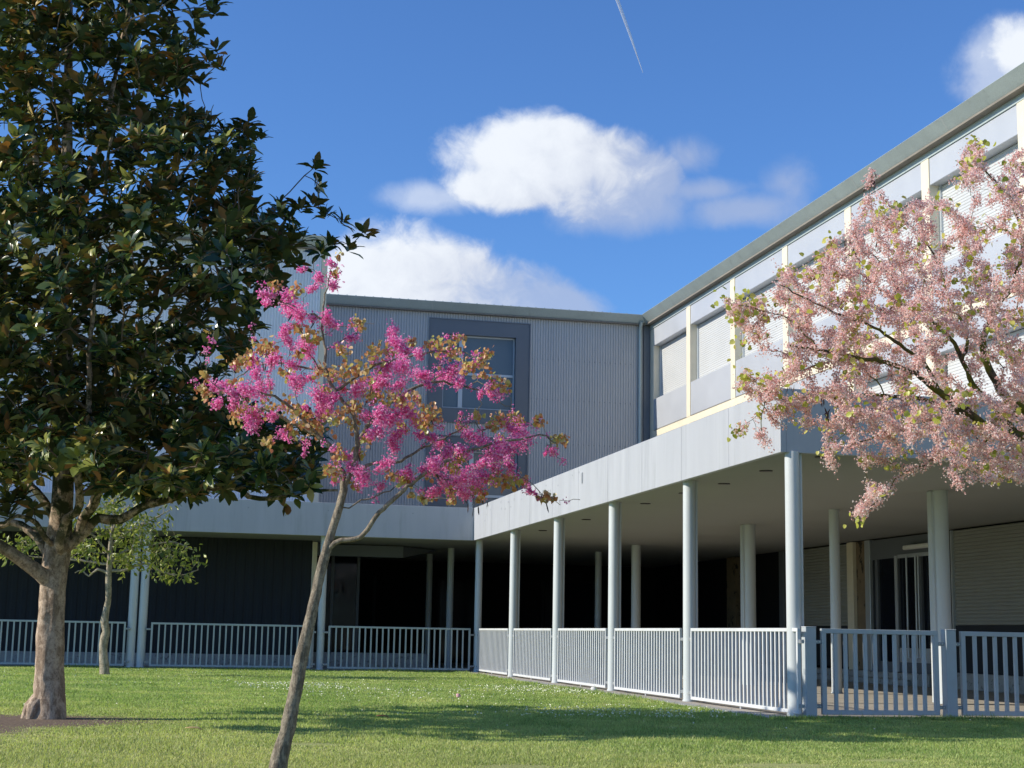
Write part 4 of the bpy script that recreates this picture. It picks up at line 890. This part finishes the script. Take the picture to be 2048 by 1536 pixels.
while len(tg) < 950:
    x, y = rs.uniform(1450, 2600, 800), rs.uniform(210, 1030, 800); k_ = inpoly(x, y, poly)
    d_ = rs.uniform(-1, 1, 800)*np.clip((x-1440)/420, .15, 1)*1.5
    dens = np.where(x > 2060, rs.rand(800) < .45, True)
    hole = (np.hypot((x-1935)/85, (y-735)/62) < 1) & (rs.rand(800) < .75)
    for i in np.where(k_ & dens & ~hole)[0]: tg.append(kp(x[i], y[i], d_[i]))
edge = np.array([kp(x, y, rs.uniform(-.3, .3)) for x, y in [(1455, 600), (1465, 625), (1480, 608), (1500, 600), (1470, 640), (1520, 610), (1475, 860), (1525, 825), (1490, 745), (1500, 760), (1480, 690), (1790, 930), (1810, 905), (1945, 285), (1955, 290), (2030, 330), (1710, 1026), (1640, 570), (1560, 600), (1600, 590)]])
pc = np.array([kp(*p, -.1) for p in [(1695, 480), (1700, 495), (1690, 510), (1745, 350), (1740, 365), (1640, 790), (1650, 820), (1580, 770), (1660, 670), (1760, 480), (1720, 480)]])
tg = np.array(tg[:950]); tips = T4.connect(np.concatenate([tg, edge, pc+np.array([0, 0, .05])]), w=.16, sag=.04, jit=.014); T4.radii(.0023, 2.35)
G(T4.mesh('trunk', M['pk_bark'], None, sel=lambda r: r > .014, bumpy=.16, sides=lambda r: 16 if r > .04 else 8), pk); G(T4.mesh('branch', M['pk_bark'], None, sel=lambda r: r <= .014, sides=lambda r: 4), pk)
A = np.array(T4.p); r_ = np.array(T4.r); pos = []
thin = np.where(r_ < .012)[0]
patch = np.sin(A[:, 0]*5.1+A[:, 2]*3)*np.sin(A[:, 2]*6.3+A[:, 1]*4)
for i in thin:
    if rs.rand() < (.50 if patch[i] > .35 else .08): continue
    n = rs.randint(26, 48); pos.append(A[i]+rs.normal(0, 1, (n, 3))*np.array([.026, .026, .026])+np.array([0, 0, -.008]))
for i in tips[:len(tg)]: pos.append(A[i]+norm(A[i]-A[T4.par[i]])*rs.normal(0, .055, (62, 1))+rs.normal(0, .027, (62, 3)))
pos = np.concatenate(pos); n = len(pos); print('pink flowers', n)
G(inst('blossom', FLOW, FLOW_F, pos, rnd_dir(rs, n, (0, 0, -.5)), rnd_dir(rs, n), rs.uniform(.012, .022, n), M['pk_flower'], None), pk)
cl = tg[rs.randint(0, len(tg), 380)]+np.array([-.02, -.05, .02])
cl = np.concatenate([cl, edge, edge]); k_ = 6
pos = np.repeat(cl, k_, 0)+rs.normal(0, .055, (len(cl)*k_, 3)); n = len(pos)
G(inst('foliage', HEART, HEART_F, pos, rnd_dir(rs, n, (0, 0, -.9)), rnd_dir(rs, n, (-.6, -.8, .4)), rs.uniform(.034, .064, n), M['pk_leaf'], None, smooth=True), pk)
pos = np.repeat(pc, 6, 0)+rs.normal(0, .03, (len(pc)*6, 3)); n = len(pos)
for q in pos: G(inst('seed_pod', POD, POD_F, q[None], rnd_dir(rs, 1, (0, 0, -4)), rnd_dir(rs, 1), rs.uniform(.07, .12, 1), M['pod'], None), pk)

# ------------------------------------------------------------------ grass, small flowers, litter
rs = np.random.RandomState(77)
def scatter(n, y0, y1, xl, xr, p=1.0):
    y = y0+(y1-y0)*rs.rand(n)**p; x = xl(y)+(xr(y)-xl(y))*rs.rand(n); return x, y
xl = lambda y: -.15*y-.8
def xr_(y): return np.where(y < 21.2, .60*y+1.0, 8.74)
xs, ys = [], []
for n, a, b in ((210000, 10.6, 14.5), (190000, 14.5, 21.2), (170000, 21.2, 31), (130000, 31, 45.7)):
    x, y = scatter(n, a, b, xl, xr_); xs.append(x); ys.append(y)
x = np.concatenate(xs); y = np.concatenate(ys)
ex_ = rs.uniform(8.45, 8.72, 9000); ey_ = rs.uniform(21.3, 45.6, 9000); fx_ = rs.uniform(-7, 8.7, 12000); fy_ = rs.uniform(45.45, 45.74, 12000)
gx_ = rs.uniform(8.7, 14, 6000); gy_ = rs.uniform(21.02, 21.24, 6000)
ne = len(ex_)+len(fx_)+len(gx_); x = np.concatenate([x, ex_, fx_, gx_]); y = np.concatenate([y, ey_, fy_, gy_]); edge_ = np.arange(len(x)) >= len(x)-ne
dm = dirt_mask_np(x, y)+rs.normal(0, .16, len(x))
for bx_, by_, br_ in ((3.1, 13.3, .28), (5.6, 13.4, .35), (4.2, 12.9, .22), (7.0, 14.0, .2), (1.5, 16.0, .18), (6.4, 19.0, .15)): dm = np.minimum(dm, np.hypot((x-bx_)/1.6, y-by_)/br_+rs.normal(0, .2, len(x)))
k_ = dm > .98; edge_ = edge_[k_]; x, y, dm = x[k_], y[k_], dm[k_]
n = len(x); tall = 1+.45*np.sin(x*1.7+np.sin(y*.9)*2)*np.sin(y*1.3+x*.4); h = rs.uniform(.016, .038, n)*tall*np.clip((dm-.7)*1.2, .45, 1)
tuft = rs.rand(n) < .012; h[tuft] *= 1.8; h[edge_] *= rs.uniform(1.0, 2.6, edge_.sum())
wd = .0035+.00026*y; a = rs.uniform(0, 2*np.pi, n); lean = rs.uniform(.1, .9, n)*h; la = rs.uniform(0, 2*np.pi, n)
V = np.empty((n, 3, 3)); V[:, 0] = np.stack([x-np.cos(a)*wd, y-np.sin(a)*wd, np.zeros(n)-.002], 1); V[:, 1] = np.stack([x+np.cos(a)*wd, y+np.sin(a)*wd, np.zeros(n)-.002], 1)
V[:, 2] = np.stack([x+np.cos(la)*lean, y+np.sin(la)*lean, h], 1)
tag(mesh_np('grass', V.reshape(-1, 3), np.arange(3*n), np.full(n, 3), M['blades']), 'short mown green lawn grass, yellower towards the front', 'grass', kind='stuff')
M['daisy'] = mat('daisy_petal', (.80, .80, .58), .7, var=.05)
x1, y1 = rs.uniform(1.5, 8.7, 6200), rs.uniform(20.8, 34, 6200); x2, y2 = scatter(700, 30, 45.5, xl, xr_); x3, y3 = scatter(500, 12, 30, xl, xr_)
x = np.concatenate([x1, x2, x3]); y = np.concatenate([y1, y2, y3])
w_ = np.sin(x*1.1+y*.35)+np.sin(y*.8-x*.5)+.6*np.sin(x*3.1+y*1.7); px, py = proj(np.stack([x, y, np.zeros(len(x))], 1))
k_ = (rs.rand(len(x)) < np.clip(.45+.3*w_, .04, 1)) & (dirt_mask_np(x, y) > 1.2) & (py < 1465) & (rs.rand(len(x)) < np.where(y < 30, np.clip((px-900)/450, .15, 1), 1)); x, y = x[k_], y[k_]; n = len(x)
DS = [(math.cos(i*math.pi/3), math.sin(i*math.pi/3), 0) for i in range(6)]
tag(inst('daisies', DS, [tuple(range(6))], np.stack([x, y, rs.uniform(.035, .06, n)], 1), rnd_dir(rs, n, (2, 0, 0)), rnd_dir(rs, n, (-.6, -1.2, 1.5)), rs.uniform(.008, .0125, n), M['daisy'], None),
    'tiny white daisies sprinkled over the lawn towards the fence', 'small flowers', kind='stuff')
def litter(name, px_, py_, T, F, s_, c, label, cat, z=.03, d=(1, .1, 0), nrm_=(0, -.4, 1)):
    q = onZ(px_, py_, z); o = inst(name, T, F, np.zeros((1, 3)), np.array([d], float), np.array([nrm_], float), np.array([[s_, s_*(.32 if name == 'dry_leaf' else 1), s_]]), c, None); o.location = tuple(q); tag(o, label, cat)
    md = o.modifiers.new('solid', 'SOLIDIFY'); md.thickness = .004
litter('dry_leaf', 370, 1455, LEAF, LEAF_F, .22, mat('straw', (.62, .45, .22), .6), 'straw coloured fallen leaf on the lawn right of the broad trunk', 'leaf', .045)
litter('dry_leaf', 752, 1431, LEAF, LEAF_F, .20, mat('rust_leaf', (.36, .16, .08), .6), 'rust brown fallen leaf in the shadow streak right of the leaning tree', 'leaf', .045)
litter('pink_petals', 913, 1391, HEART, HEART_F, .09, mat('petal_scrap', (.75, .42, .42), .6), 'small pink scrap lying among the daisies', 'litter', .05, nrm_=(0, -1, .6))
litter('paper_scrap', 1183, 1380, HEART, HEART_F, .16, mat('paper', (.8, .8, .78), .6), 'crumpled white paper scrap at the foot of the white barred fence', 'litter', .06, nrm_=(-.6, -.8, .4))
# ------------------------------------------------------------------ vapour trail, far up
D = 4000.0
def far(px_, py_): r = ray(px_, py_); return r/np.linalg.norm(r)*D+np.array([0, 0, EYE])
m = bpy.data.materials.new('vapour'); m.use_nodes = True; T = NT(m.node_tree); T.n.remove(m.node_tree.nodes['Principled BSDF'])
df = T.new('ShaderNodeBsdfDiffuse'); df.inputs[0].default_value = (.95, .95, .95, 1); tl = T.new('ShaderNodeBsdfTranslucent'); tl.inputs[0].default_value = (.95, .95, .95, 1)
tr = T.new('ShaderNodeBsdfTransparent'); m1 = T.new('ShaderNodeMixShader'); m2 = T.new('ShaderNodeMixShader'); m1.inputs[0].default_value = .5; m2.inputs[0].default_value = .62
T.l.new(df.outputs[0], m1.inputs[1]); T.l.new(tl.outputs[0], m1.inputs[2]); T.l.new(tr.outputs[0], m2.inputs[1]); T.l.new(m1.outputs[0], m2.inputs[2]); T.l.new(m2.outputs[0], m.node_tree.nodes['Material Output'].inputs[0])
b = MB(); p0, p1, p2 = far(1286, 146), far(1262, 75), far(1222, -35)
for s_ in (-1, 1):
    o_ = (R_CAM @ np.array([s_*2.2, 0, 0])); b.tube([p0, p1+o_*.8, p2+o_*1.4], [.4, 1.4, 2.2], 8)
tag(b.build('vapour_trail', m, smooth=True), 'thin white double vapour trail high in the blue sky', 'contrail')
